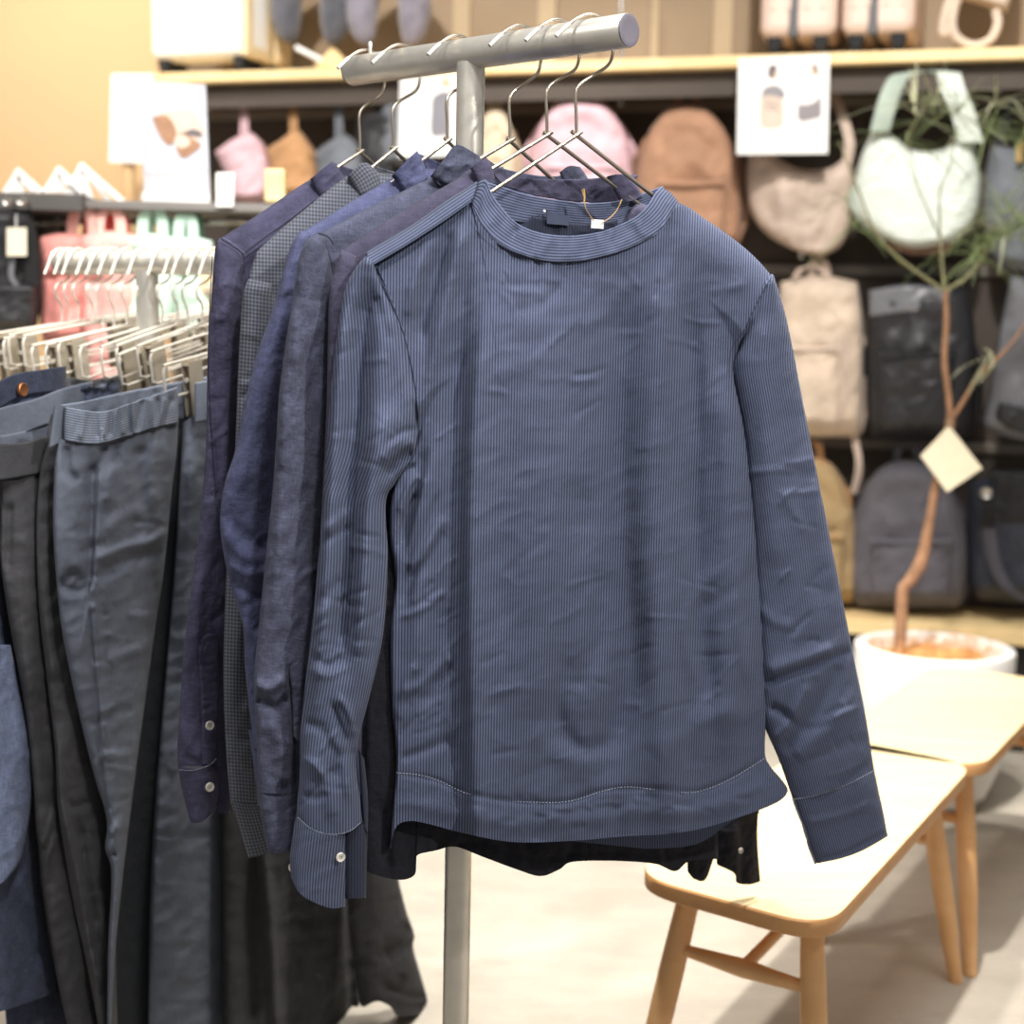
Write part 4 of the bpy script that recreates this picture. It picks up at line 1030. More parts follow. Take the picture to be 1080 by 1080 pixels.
def leg(parent, mat, pl, L, Rr, folds=(), off=0, bulge=.02, back=.02, seed=1, top=None, bot=None, nu=60, nv=170, n1=.0035, n2=.0018, **k):
    return panel('leg', parent, mat, pl, L, Rr, top or [L[0], Rr[0]], bot or [L[-1], Rr[-1]], nu, nv, off=off, bulge=bulge, back=back, p=2.1, uv='strip', folds=folds, noise=n1, nscale=(40, 120), seed=seed, noise2=n2, n2scale=(24, 20), **k)

# T1, grey-blue with elastic waist
pl = TH[243]
T = thing('trousers', 'grey-blue trousers with a ribbed elastic waist, front-most on the lower stand', 'trousers', pl.pt(150, 1095), GT)
leg(T, m_gblue, pl, [(60, 462), (57, 500), (56, 560), (62, 640), (70, 690), (85, 760), (100, 820), (110, 852), (113, 872), (111, 895), (117, 914), (117, 945), (114, 1000), (113, 1095)],
    [(188, 446), (186, 480), (181, 520), (173, 600), (164, 660), (153, 740), (141, 830), (129, 930), (121, 1010), (117, 1095)], off=.02, bulge=.028, back=.02, seed=41, nu=90, nv=240,
    top=[(60, 462), (90, 468), (112, 466), (138, 459), (160, 452), (188, 446)],
    folds=[('s', [(104, 478), (101, 540), (98, 600), (96, 616)], 3, -.0055, 26), ('g', [(97, 480), (96, 540), (94, 600), (88, 622), (62, 620)], 5, -.005),
           ('g', [(80, 500), (78, 560), (80, 605)], 9, .006), ('g', [(86, 616), (78, 606), (64, 618)], 6, -.006),
           ('g', [(93, 618), (96, 680), (102, 740), (106, 800), (112, 860)], 2.5, -.004), ('g', [(100, 640), (106, 720), (112, 790)], 5, .003),
           ('g', [(100, 590), (130, 578), (160, 570), (176, 560)], 5, .006), ('g', [(104, 604), (135, 590), (172, 582)], 5, -.005), ('g', [(110, 560), (140, 540), (168, 520)], 9, .003),
           ('g', [(135, 478), (118, 500), (112, 530)], 6, .004), ('g', [(150, 470), (148, 500), (152, 540)], 6, -.005), ('g', [(166, 462), (162, 500), (166, 560)], 7, .005), ('g', [(70, 470), (72, 495), (82, 510)], 5, -.007),
           ('g', [(112, 470), (106, 490), (96, 500)], 5, -.006), ('g', [(122, 470), (126, 490)], 4, -.004),
           ('g', [(115, 700), (130, 690), (150, 684)], 6, .003), ('g', [(108, 760), (125, 750), (140, 748)], 5, -.003), ('g', [(116, 880), (124, 870)], 5, .006), ('g', [(112, 905), (122, 900)], 4, -.007)]+crumples(16, 100, 165, 480, 860, .003, w=(3, 6), ln=(16, 44), slope=-.06)+crumples(14, 96, 112, 640, 900, .003, w=(2, 3.5), ln=(7, 14), ang=(-.3, .1), slope=.05))
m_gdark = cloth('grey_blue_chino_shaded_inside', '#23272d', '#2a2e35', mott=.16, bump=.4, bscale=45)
panel('leg_gap_shade', T, m_gdark, pl, [(160, 430), (150, 520), (136, 660), (122, 800), (110, 900), (104, 1000), (104, 1095)], [(244, 420), (240, 560), (230, 700), (220, 860), (210, 1000), (206, 1095)], [(160, 430), (244, 420)], [(104, 1095), (206, 1095)], 30, 90, off=-.035, bulge=.006, back=.006, uv='strip')  # dark sheet painted as the shade between the two legs
leg(T, m_gblue, pl, [(193, 446), (190, 500), (184, 600), (174, 720), (164, 840), (158, 950), (156, 1095)], [(250, 412), (247, 600), (246, 760), (247, 880), (248, 1000), (250, 1095)], off=-.016, bulge=.022, back=.012, seed=43, nu=80, nv=200, top=[(193, 446), (220, 428), (250, 412)],
    folds=[('g', [(158, 878), (200, 882), (245, 880)], 2, -.0015), ('g', [(206, 460), (200, 600), (192, 760), (182, 900)], 9, .006),
           ('g', [(225, 440), (222, 600), (218, 800)], 9, .004), ('g', [(232, 900), (234, 1000), (236, 1090)], 4, .003), ('g', [(158, 1056), (200, 1060), (246, 1058)], 2, -.001)])
gath = [('g', [(x, 424-(x-70)*.05), (x-2+6*math.sin(x), 466-(x-70)*.12)], 3.0, a) for x, a in ((92, .004), (101, -.004), (113, .0035), (119, -.0055), (127, .004), (134, -.0045), (141, .004), (150, -.006), (159, .004), (166, -.004), (174, .003), (181, -.0035))]
wb = panel('waistband', T, m_gband, pl, [(68, 429), (67, 446), (67, 464)], [(188, 408), (188, 425), (188, 446)], [(68, 429), (90, 433), (111, 434), (136, 426), (160, 418), (188, 408)],
      [(67, 464), (90, 468), (111, 467), (138, 459), (160, 452), (188, 446)], 120, 26, off=.028, bulge=.024, single=True, uv='strip', uvswap=True, folds=gath, noise2=.001, n2scale=(7, 30), thick=.002, edgefade=.02)
panel('waistband', T, m_gblue, pl, [(57, 427), (54, 448), (51, 472)], [(70, 429), (69, 446), (68, 465)], [(57, 427), (63, 427), (70, 429)], [(51, 472), (60, 468), (68, 465)], 16, 20, off=.02, bulge=.008, back=.004, uv='strip')
panel('waistband', T, m_gband, pl, [(58, 428), (60, 440), (64, 460)], [(250, 392), (249, 416), (248, 436)], [(58, 428), (90, 423), (130, 414), (182, 404), (250, 392)], [(64, 460), (100, 456), (160, 446), (248, 436)], 80, 14, off=-.010, bulge=-.006, single=True, uv='strip', uvswap=True,
      folds=[('g', [(x, 410), (x-1, 432)], 2.5, .002*(-1)**x) for x in range(100, 200, 9)], thick=.002)
panel('waistband', T, m_gband, pl, [(205, 404), (205, 425), (205, 446)], [(240, 398), (240, 420), (240, 440)], [(205, 404), (240, 398)], [(205, 446), (240, 440)], 24, 20, off=.02, bulge=.01, single=True, uv='strip', uvswap=True, thick=.002)
mbx = MB(); a = pl.pt(106, 452, .056)
mbx.tube([a, a+pl.t*.006], .0006, 5); mbx.tube([a+pl.t*.003+np.array([0, 0, -.006]), a+pl.t*.003+np.array([0, 0, -.016])], .0006, 5); mbx.build('loose_thread', m_thr, wb)

# charcoal pair just behind
pl = TH[226]
T = thing('trousers', 'charcoal trousers directly behind the grey-blue pair, only one long leg showing', 'trousers', pl.pt(90, 1095), GT)
leg(T, m_char, pl, [(52, 462), (42, 500), (38, 560), (41, 640), (50, 720), (58, 790), (61, 850), (68, 900), (79, 960), (92, 1020), (106, 1095)], [(130, 450), (128, 560), (130, 700), (126, 800), (122, 900), (122, 1000), (124, 1095)], off=.0, bulge=.022, seed=45,
    folds=[('g', [(60, 780), (66, 850), (84, 930), (104, 1040)], 5, .008), ('g', [(82, 860), (92, 930), (108, 1020)], 6, -.008), ('g', [(70, 846), (80, 850), (92, 846)], 4, -.006), ('g', [(50, 560), (48, 640), (58, 720)], 5, .004)], n2=.003)
panel('waistband', T, m_char, pl, [(54, 436), (50, 452), (48, 476)], [(140, 440), (138, 450), (136, 462)], [(54, 436), (70, 452), (110, 448), (140, 440)], [(48, 476), (90, 472), (136, 462)], 40, 12, off=-.012, bulge=.012, back=.01, uv='strip')
# dark pair at the left edge
pl = TH[214]
T = thing('trousers', 'dark brown-grey trousers at the left edge, flat waistband lower than its neighbours', 'trousers', pl.pt(60, 1095), GT)
leg(T, m_dark, pl, [(-14, 506), (0, 520), (0, 580), (4, 620), (14, 680), (26, 750), (34, 820), (37, 870), (40, 893), (43, 930), (52, 990), (62, 1040), (74, 1095)], [(54, 494), (52, 560), (56, 680), (64, 780), (72, 850), (84, 930), (98, 1000), (112, 1095)], off=.004, bulge=.022, seed=47,
    folds=[('g', [(58, 850), (50, 880), (42, 892)], 3, .006), ('g', [(60, 876), (50, 905), (46, 930)], 3, .005), ('g', [(30, 540), (24, 640), (34, 740)], 8, .005), ('g', [(10, 530), (8, 600)], 5, -.006), ('g', [(40, 720), (48, 800), (60, 860)], 7, -.005)], n2=.003)
panel('waistband', T, m_dark, pl, [(-16, 466), (-15, 485), (-14, 508)], [(54, 458), (54, 476), (54, 497)], [(-16, 466), (5, 468), (30, 466), (54, 458)], [(-14, 508), (10, 505), (54, 497)], 40, 16, off=.006, bulge=.024, single=True, uv='strip', thick=.002)
panel('waistband', T, m_gblue, pl, [(-16, 462), (-14, 470), (-14, 484)], [(56, 446), (56, 458), (56, 470)], [(-16, 462), (20, 456), (56, 446)], [(-14, 484), (20, 478), (56, 470)], 30, 8, off=-.014, bulge=-.004, single=True, uv='strip', thick=.002)
# grey pair with clip at 70
pl = TH[199]
T = thing('trousers', 'slate trousers whose waistband is gripped by the tilted clip near the left edge', 'trousers', pl.pt(30, 1095), GT)
panel('waistband', T, m_gblue, pl, [(-20, 436), (-18, 450), (-16, 470)], [(98, 402), (98, 416), (97, 430)], [(-20, 436), (10, 428), (40, 420), (66, 410), (98, 402)], [(-16, 470), (10, 462), (50, 448), (97, 430)], 50, 14, off=.002, bulge=.022, single=True, uv='strip', thick=.002, noise=.002)
leg(T, m_gblue, pl, [(36, 455), (44, 560), (56, 700), (70, 850), (84, 1000), (94, 1095)], [(97, 428), (96, 560), (100, 700), (104, 850), (108, 1000), (112, 1095)], off=.0, bulge=.014, back=.014, seed=49, nu=40, nv=80)
# jeans with a copper button
pl = TH[172]
T = thing('jeans', 'dark blue jeans with a copper waist button at the left edge', 'jeans', pl.pt(20, 1095), GT)
jb = panel('waistband', T, m_dden, pl, [(-24, 416), (-22, 430), (-20, 446)], [(70, 386), (70, 398), (70, 412)], [(-24, 416), (0, 402), (20, 394), (45, 390), (70, 386)], [(-20, 446), (10, 424), (30, 416), (70, 412)], 50, 14, off=.004, bulge=.022, single=True, uv='strip', thick=.002)
panel('waistband', T, m_denim, pl, [(-20, 424), (-18, 440), (-16, 456)], [(66, 400), (66, 420), (66, 440)], [(-20, 424), (8, 412), (30, 408), (66, 400)], [(-16, 456), (30, 448), (66, 440)], 40, 12, off=.0, bulge=.014, single=True, uv='strip', thick=.002)
mbx = MB(); mbx.disc(pl.pt(23, 411, .03), pl.n, .0095, .004, 28); mbx.build('waist_button', m_copper, jb)
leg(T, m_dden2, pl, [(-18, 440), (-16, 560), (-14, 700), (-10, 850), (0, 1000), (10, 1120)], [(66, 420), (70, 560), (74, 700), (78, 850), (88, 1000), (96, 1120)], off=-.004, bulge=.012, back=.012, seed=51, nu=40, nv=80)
# three more pairs whose waists only peek out above the ribbed waistband
for key, x0, x1, y0, mat, lab in ((188, 78, 128, 404, m_dden, 'navy trousers with a bunched waist between the hanger clips'), (151, 100, 150, 400, m_gblue, 'light slate trousers peeking out right of the bunched navy waist'),
                                  (135, 60, 130, 396, m_char, 'charcoal trousers far back on the lower stand')):
    pl = TH[key]
    T = thing('trousers', lab, 'trousers', pl.pt((x0+x1)/2, 1080), GT)
    panel('waistband', T, mat, pl, [(x0, y0+8), (x0, y0+36)], [(x1, y0-4), (x1, y0+24)], [(x0, y0+8), (x0+12, y0+2), ((x0+x1)/2, y0+5), (x1, y0-4)], [(x0, y0+36), (x1, y0+24)], 40, 14, off=.0, bulge=.016, back=.014, uv='strip', noise=.004, nscale=(10, 20), noise2=.004, n2scale=(9, 9))
    leg(T, mat, pl, [(x0, y0+34), (x0+4, 700), (x0+14, 1090)], [(x1, y0+22), (x1-2, 700), (x1-4, 1090)], bulge=.012, back=.012, seed=key, nu=24, nv=50)
# faded denim hanging at the far left
pl = TH[188]
T = thing('denim_shirt', 'faded blue denim shirt at the left picture edge, hem near the floor', 'shirt', pl.pt(0, 1066))
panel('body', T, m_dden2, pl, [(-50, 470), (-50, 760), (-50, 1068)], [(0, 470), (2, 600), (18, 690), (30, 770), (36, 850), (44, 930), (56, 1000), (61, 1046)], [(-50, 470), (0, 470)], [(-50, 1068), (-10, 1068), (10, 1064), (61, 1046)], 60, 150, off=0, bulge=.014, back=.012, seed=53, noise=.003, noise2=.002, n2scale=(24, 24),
      folds=[('g', [(0, 940), (20, 960), (40, 1010)], 10, -.008), ('g', [(-10, 930), (10, 935), (26, 910)], 4, -.006), ('g', [(-20, 1052), (10, 1050), (58, 1034)], 2.5, -.002)], uv='strip')
panel('sleeve', T, m_denim, pl, [(-40, 680), (-40, 760), (-30, 860), (-6, 930)], [(12, 680), (20, 720), (28, 760), (35, 800), (33, 850), (22, 905), (8, 926)], [(-40, 680), (12, 680)], [(-6, 930), (0, 932), (8, 926)], 40, 120, off=.024, bulge=.014, back=.01, seed=55, noise=.003, noise2=.0025, n2scale=(20, 26), uv='strip')
# near-black and black pairs on the right
pl = TH[300]
T = thing('trousers', 'near-black wide trousers below the cuffs of the hanging shirts', 'trousers', pl.pt(320, 1095), GT)
leg(T, m_blk, pl, [(240, 420), (236, 600), (234, 800), (234, 950), (236, 1095)], [(372, 420), (378, 600), (384, 800), (385, 950), (386, 1095)], seed=57, off=-.075, bulge=.03, nu=90,
    folds=[('g', [(272, 860), (284, 960), (292, 1095)], 6, .014), ('g', [(266, 780), (262, 960), (262, 1095)], 12, -.02), ('g', [(378, 900), (378, 1000), (379, 1095)], 5, .010), ('g', [(366, 900), (368, 1000), (372, 1095)], 5, -.006),
           ('g', [(362, 940), (358, 1000), (352, 1060)], 5, .005), ('g', [(330, 1090), (352, 1055), (368, 1035)], 5, .004), ('g', [(318, 900), (310, 1000), (306, 1095)], 14, -.006)], n2=.002)
panel('waistband', T, m_blk, pl, [(240, 392), (240, 424)], [(372, 386), (372, 422)], [(240, 392), (372, 386)], [(240, 424), (372, 422)], 30, 10, off=-.075, bulge=.02, back=.02, uv='strip')
pl = TH[332]
T = thing('trousers', 'black trousers with a wavy hem, rightmost pair beside the steel post', 'trousers', pl.pt(410, 1072), GT)
leg(T, m_black2, pl, [(368, 440), (364, 620), (364, 800), (366, 950), (378, 1050), (384, 1062)], [(400, 440), (404, 640), (408, 800), (416, 900), (427, 955), (437, 985), (436, 1000), (446, 1036), (451, 1055), (447, 1060), (448, 1070)], seed=59, bulge=.022,
    bot=[(384, 1062), (398, 1056), (412, 1062), (420, 1072), (436, 1071), (448, 1070)], folds=[('g', [(432, 975), (420, 1000), (405, 1010)], 6, -.006), ('g', [(450, 1052), (430, 1050), (405, 1040)], 4, -.004), ('g', [(440, 1000), (425, 1030)], 6, .005)], n2=.002)
panel('waistband', T, m_black2, pl, [(364, 396), (366, 442)], [(402, 392), (402, 442)], [(364, 396), (402, 392)], [(366, 442), (402, 442)], 30, 10, off=0, bulge=.02, back=.02, uv='strip')
# ------------------------------------------------------------------ bags on the wall
def bagmat(name, c, var=.12, sheen=.1, rough=.8, bump=.5):
    return simple(name, c, rough=rough, var=var, vscale=9, bump=bump, bscale=26, sheen=sheen)
m_pink = bagmat('dusty_pink_canvas', '#d3aeb6'); m_brown = bagmat('tan_brown_canvas', '#a67e63'); m_beige = bagmat('warm_beige_nylon', '#c4b0a2')
m_cream = bagmat('cream_canvas', '#d9c7ac'); m_mint = bagmat('pale_mint_nylon', '#dfe8df', var=.05); m_mint_sh = bagmat('mint_strap', '#b4c2b6'); m_tan = bagmat('tan_leather_cloth', '#b4875c')
m_gryb = bagmat('slate_grey_nylon', '#5d5a62'); m_gryd = bagmat('slate_grey_trim', '#47454d'); m_bnylon = simple('glossy_black_nylon', '#29292c', rough=.48, var=.15, vscale=9, bump=.35, bscale=10)
m_bnylon2 = simple('black_webbing', '#141416', rough=.8, var=.1); m_navyb = simple('navy_nylon', '#2f333f', rough=.5, var=.14, vscale=9, bump=.6, bscale=20)
m_silver = simple('chrome_hook', '#cfccc6', rough=.2, metal=.9, var=.02); m_shiny = simple('grey_glossy_film', '#7b7c82', rough=.22, var=.12, vscale=6, bump=.5, bscale=14, coat=.3)
m_khaki = bagmat('khaki_canvas', '#a98f66'); m_ltan = bagmat('light_oat_nylon', '#d8c4b0'); m_grybl = bagmat('blue_grey_nylon', '#6d7179')
BO = -.16

def hook(px, py, label, off=-.3, n=1):
    c = wp(px, py, -.12)-WN*(abs(off)-.12)
    t = thing('display_hook', label, 'hook', c, 'chrome display hooks under the wooden shelf')
    L = abs(off)-.13
    MB().tube(spl([c-WN*.03, c, c+WN*L*.6, c+WN*L, c+WN*(L+.012)+np.array([0, 0, .012])], 20), .004, 8).build('prong', m_silver, t)
    mbx = MB(); mbx.disc(c+WN*(L+.012)+np.array([0, 0, .014]), WN, .0085, .006, 16); mbx.build('ball_tip', m_silver, t)
    return t

def strap(parent, mat, pts, w=.025, offs=None, name='strap', th=.003, flat=True):
    P = np.array([wp(x, y, o) for x, y, o in pts]); P = spl(P, 30)
    mbx = MB(); mbx.ribbon(P, w, WT if flat else WN, th); return mbx.build(name, mat, parent)

def wpanel(name, parent, mat, L, Rr, T, B, off, bulge, back, folds=(), seed=1, nu=44, nv=54, p=3.0, n1=.01, n2=.004, ct=.12, cb=.12, ns=(26, 34), n2s=(16, 16)):
    return panel(name, parent, mat, WALL, L, Rr, T, B, nu, nv, off=off, bulge=bulge, back=back, p=p, folds=folds, noise=n1, nscale=ns, seed=seed, noise2=n2, n2scale=n2s, closetop=ct, closebot=cb)
def arch(x0, x1, y0, y1, sh=.35, taper=0):
    """outline of a round-shouldered backpack"""
    w = x1-x0; h = y1-y0
    T = [(x0+w*.16, y0+h*.16), (x0+w*.3, y0+h*.04), (x0+w*.5, y0), (x0+w*.7, y0+h*.04), (x0+w*.84, y0+h*.16)]
    L = [T[0], (x0+w*.04, y0+h*.42), (x0, y0+h*.7), (x0+w*.03, y0+h*.92), (x0+w*.08, y1)]
    Rr = [T[-1], (x1-w*.04, y0+h*.42), (x1, y0+h*.7), (x1-w*.03, y0+h*.92), (x1-w*.08, y1)]
    B = [L[-1], (x0+w*.5, y1+h*.01), Rr[-1]]
    return L, Rr, T, B
def box4(x0, y0, x1, y1, tl=0, bl=0):
    return [(x0+tl, y0), (x0+bl, y1)], [(x1-tl, y0), (x1-bl, y1)], [(x0+tl, y0), (x1-tl, y0)], [(x0+bl, y1), (x1-bl, y1)]

def backpack(label, cat, x0, x1, y0, y1, mat, trim, seed, pocket=None, handle=True, group='backpacks on the shelf wall', square=False, off=BO, bulge=.10):
    t = thing('backpack', label, cat, wp((x0+x1)/2, y1, off), group)
    w, h = x1-x0, y1-y0
    if square:
        L, Rr, T, B = box4(x0, y0, x1, y1, w*.06, w*.03)
        T = [(T[0][0], T[0][1]+h*.03), ((x0+x1)/2, y0-h*.01), (T[1][0], T[1][1]+h*.03)]; L = [T[0], (x0, y0+h*.3), (x0, y0+h*.8), L[1]]; Rr = [T[-1], (x1, y0+h*.3), (x1, y0+h*.8), Rr[1]]
    else: L, Rr, T, B = arch(x0, x1, y0, y1)
    wpanel('body', t, mat, L, Rr, T, B, off, bulge, .07, seed=seed,
           folds=[('g', [(x0+w*.2, y0+h*.32), (x0+w*.5, y0+h*.2), (x0+w*.8, y0+h*.34)], w*.06, -.006), ('g', [(x0+w*.3, y0+h*.45), (x0+w*.55, y0+h*.4), (x0+w*.75, y0+h*.48)], w*.09, .012)])
    pk = pocket or (x0+w*.12, y0+h*.55, x1-w*.12, y1-h*.06)
    L, Rr, T, B = box4(*pk, 0, (pk[2]-pk[0])*.05)
    T = [T[0], ((pk[0]+pk[2])/2, pk[1]+h*.015), T[1]]
    fp = wpanel('front_pocket', t, mat, L, Rr, T, B, off+bulge*.86, .045, .02, seed=seed+3, n1=.008)
    z = np.array([wp(x, y, off+bulge+.036) for x, y in spl([(pk[0]+4, pk[1]+6), ((pk[0]+pk[2])/2, pk[1]+8), (pk[2]-4, pk[1]+6)], 12)])
    MB().tube(z, .004, 6).build('zipper', trim, fp)
    zz = np.array([wp(x, y, off+bulge*.55) for x, y in spl([(x0+w*.06, y0+h*.5), (x0+w*.13, y0+h*.25), (x0+w*.32, y0+h*.06), (x0+w*.5, y0+h*.025), (x0+w*.68, y0+h*.06), (x0+w*.87, y0+h*.25), (x1-w*.06, y0+h*.5)], 40)])
    MB().tube(zz, .006, 6).build('zipper', trim, t)
    if handle: strap(t, trim, [((x0+x1)/2-w*.1, y0+h*.05, off), ((x0+x1)/2-w*.07, y0-h*.08, off+.01), ((x0+x1)/2, y0-h*.11, off+.01), ((x0+x1)/2+w*.07, y0-h*.08, off+.01), ((x0+x1)/2+w*.1, y0+h*.05, off)], .022, name='handle')
    for s in (-1, 1):
        cx = (x0+x1)/2+s*w*.47
        strap(t, trim, [(cx-s*w*.14, y0+h*.2, off-.04), (cx+s*w*.02, y0+h*.45, off-.05), (cx+s*w*.05, y0+h*.75, off-.05), (cx-s*w*.05, y1-h*.02, off-.04)], .035, name='shoulder_strap', th=.008)
    return t

backpack('dusty pink backpack behind the wires of the front hangers', 'backpack', 556, 668, 101, 236, m_pink, m_pink, 101, pocket=(572, 170, 655, 232))
backpack('tan brown backpack hanging left of the white photo card', 'backpack', 668, 782, 111, 262, m_brown, simple('brown_trim', '#8b664e', var=.08), 103, pocket=(690, 188, 768, 252))
backpack('cream backpack hanging behind the steel post', 'backpack', 498, 546, 112, 240, m_cream, m_cream, 105)
bp = backpack('light oat square backpack hanging right of the blouse shoulder', 'backpack', 818, 910, 292, 461, m_ltan, m_beige, 107, square=True, pocket=(826, 362, 888, 452))
strap(bp, m_beige, [(838, 293, BO+.07), (846, 283, BO+.08), (862, 281, BO+.08), (872, 291, BO+.07)], .02, name='strap')
strap(bp, m_beige, [(900, 455, BO), (906, 490, BO+.01), (900, 520, BO)], .02, name='strap')
strap(bp, m_beige, [(884, 330, BO+.09), (892, 372, BO+.1), (890, 420, BO+.1), (880, 450, BO+.09)], .018, name='strap')
bk = backpack('glossy black backpack behind the tree trunk', 'backpack', 914, 1028, 300, 464, m_bnylon, m_bnylon2, 109, square=True, pocket=(924, 368, 1008, 456))
wpanel('flap', bk, m_shiny, [(916, 306), (917, 336)], [(1004, 306), (1004, 332)], [(916, 306), (958, 300), (1004, 306)], [(917, 336), (958, 332), (1004, 332)], BO+.06, .04, .02, seed=4)
backpack('slate grey round-top backpack on the lowest row beside the plant pot', 'backpack', 894, 1020, 485, 640, m_gryb, m_gryd, 111, pocket=(914, 566, 1006, 632))
backpack('khaki backpack on the lowest row peeking past the striped sleeve', 'backpack', 806, 906, 482, 636, m_khaki, m_tan, 113, pocket=(812, 560, 892, 634))

# beige hobo bag
t = thing('shoulder_bag', 'beige slouchy shoulder bag hanging below the white photo card', 'bag', wp(845, 270, BO), 'shoulder bags on the shelf wall')
wpanel('body', t, m_beige, [(790, 150), (787, 190), (792, 225), (810, 248), (838, 264)], [(898, 165), (902, 200), (900, 230), (888, 258), (866, 271)], [(790, 150), (810, 158), (826, 170), (845, 178), (872, 178), (890, 168), (898, 165)], [(838, 264), (852, 268), (866, 271)], BO, .09, .06, seed=115,
       folds=[('g', [(826, 172), (824, 210), (830, 245)], 8, .012), ('g', [(890, 200), (870, 240), (862, 264)], 6, -.012), ('g', [(806, 240), (850, 250)], 8, .01)])
strap(t, m_beige, [(893, 172, BO+.03), (896, 150, BO+.03), (888, 120, BO), (878, 98, BO-.03)], .03)
strap(t, m_beige, [(797, 156, BO+.02), (808, 120, BO-.03), (830, 104, BO-.05)], .03)
# mint tote
t = thing('tote_bag', 'large pale mint tote with wide looped handles behind the tree leaves', 'bag', wp(968, 266, BO), 'shoulder bags on the shelf wall')
wpanel('body', t, m_mint, [(925, 130), (908, 165), (900, 205), (908, 232), (935, 252)], [(1018, 130), (1030, 165), (1034, 200), (1026, 235), (1004, 256)], [(925, 130), (938, 140), (958, 156), (980, 160), (1002, 154), (1012, 140), (1018, 130)], [(935, 252), (965, 262), (1004, 256)], BO+.05, .10, .06, seed=117, n1=.006)
wpanel('base_panel', t, simple('rust_base', '#8a6a58', var=.1), [(930, 248), (940, 264)], [(1010, 250), (1002, 268)], [(930, 248), (968, 256), (1010, 250)], [(940, 264), (970, 270), (1002, 268)], BO+.02, .05, .04, seed=3, n1=.003)
wpanel('side_panel', t, m_mint_sh, [(898, 196), (896, 218), (912, 240)], [(916, 214), (930, 240), (936, 256)], [(898, 196), (916, 214)], [(912, 240), (936, 256)], BO+.07, .03, .03, seed=5, n1=.004)
strap(t, m_mint_sh, [(928, 138, BO+.15), (936, 108, BO+.17), (946, 84, BO+.18), (956, 78, BO+.18), (980, 75, BO+.18), (1002, 77, BO+.18)], .055, name='handle', th=.006)
strap(t, m_mint, [(1000, 77, BO+.18), (1006, 96, BO+.18), (1016, 120, BO+.17), (1024, 150, BO+.15)], .065, name='handle', th=.006)
strap(t, m_mint_sh, [(936, 118, BO+.02), (950, 96, BO+.0), (975, 90, BO), (998, 96, BO)], .05, name='handle', th=.006)
# grey bags at the right edge
t = thing('shoulder_bag', 'dark grey bag with brass clasp at the right picture edge, top row', 'bag', wp(1070, 280, BO), 'shoulder bags on the shelf wall')
wpanel('body', t, m_grybl, [(1046, 150), (1038, 200), (1040, 250), (1050, 282)], [(1120, 150), (1124, 200), (1122, 250), (1112, 286)], [(1046, 150), (1080, 158), (1120, 150)], [(1050, 282), (1080, 288), (1112, 286)], BO, .08, .05, seed=119)
mbx = MB(); c = wp(1076, 160, BO+.1); mbx.box(c, (.02, .012, .06), rz=WPHI); mbx.build('clasp', simple('brass_clasp', '#c8a668', rough=.35, metal=.8), t, smooth=False, bevel=.003)
strap(t, m_bnylon2, [(1052, 156, BO+.03), (1066, 112, BO), (1084, 104, BO)], .03)
t = thing('shoulder_bag', 'shiny grey-silver bag at the right picture edge, middle row', 'bag', wp(1080, 470, BO), 'shoulder bags on the shelf wall')
wpanel('body', t, m_shiny, [(1066, 290), (1054, 350), (1042, 420), (1036, 446), (1048, 458)], [(1150, 290), (1160, 350), (1160, 440), (1150, 470)], [(1066, 290), (1110, 296), (1150, 290)], [(1048, 458), (1090, 468), (1150, 470)], BO+.04, .08, .06, seed=121, p=2.2)
wpanel('front_pocket', t, m_bnylon, [(1054, 424), (1050, 440), (1062, 452)], [(1140, 420), (1142, 440), (1140, 462)], [(1054, 424), (1090, 430), (1140, 420)], [(1062, 452), (1100, 462), (1140, 462)], BO+.1, .04, .02, seed=9)
t = thing('tote_bag', 'navy nylon tote with dangling strap on the lowest row, right edge', 'bag', wp(1070, 636, BO), 'shoulder bags on the shelf wall')
wpanel('body', t, m_navyb, [(1022, 510), (1020, 560), (1022, 610), (1030, 632)], [(1150, 500), (1154, 560), (1152, 610), (1146, 640)], [(1022, 510), (1040, 504), (1070, 500), (1150, 500)], [(1030, 632), (1080, 636), (1146, 640)], BO+.0, .08, .06, seed=123)
wpanel('flap', t, simple('black_nylon_flap', '#1d1e23', rough=.6, var=.1), [(1044, 496), (1048, 552)], [(1150, 496), (1150, 550)], [(1044, 496), (1150, 496)], [(1048, 552), (1100, 556), (1150, 550)], BO+.07, .03, .02, seed=7)
strap(t, m_gryd, [(1042, 552, BO+.12), (1048, 590, BO+.13), (1062, 618, BO+.13), (1084, 634, BO+.12)], .035)
strap(t, m_bnylon2, [(1034, 520, BO+.12), (1044, 536, BO+.13), (1040, 560, BO+.12)], .04)
mbx = MB(); mbx.disc(wp(1040, 520, BO+.13), WN, .016, .008, 16); mbx.build('buckle', m_silver, t)

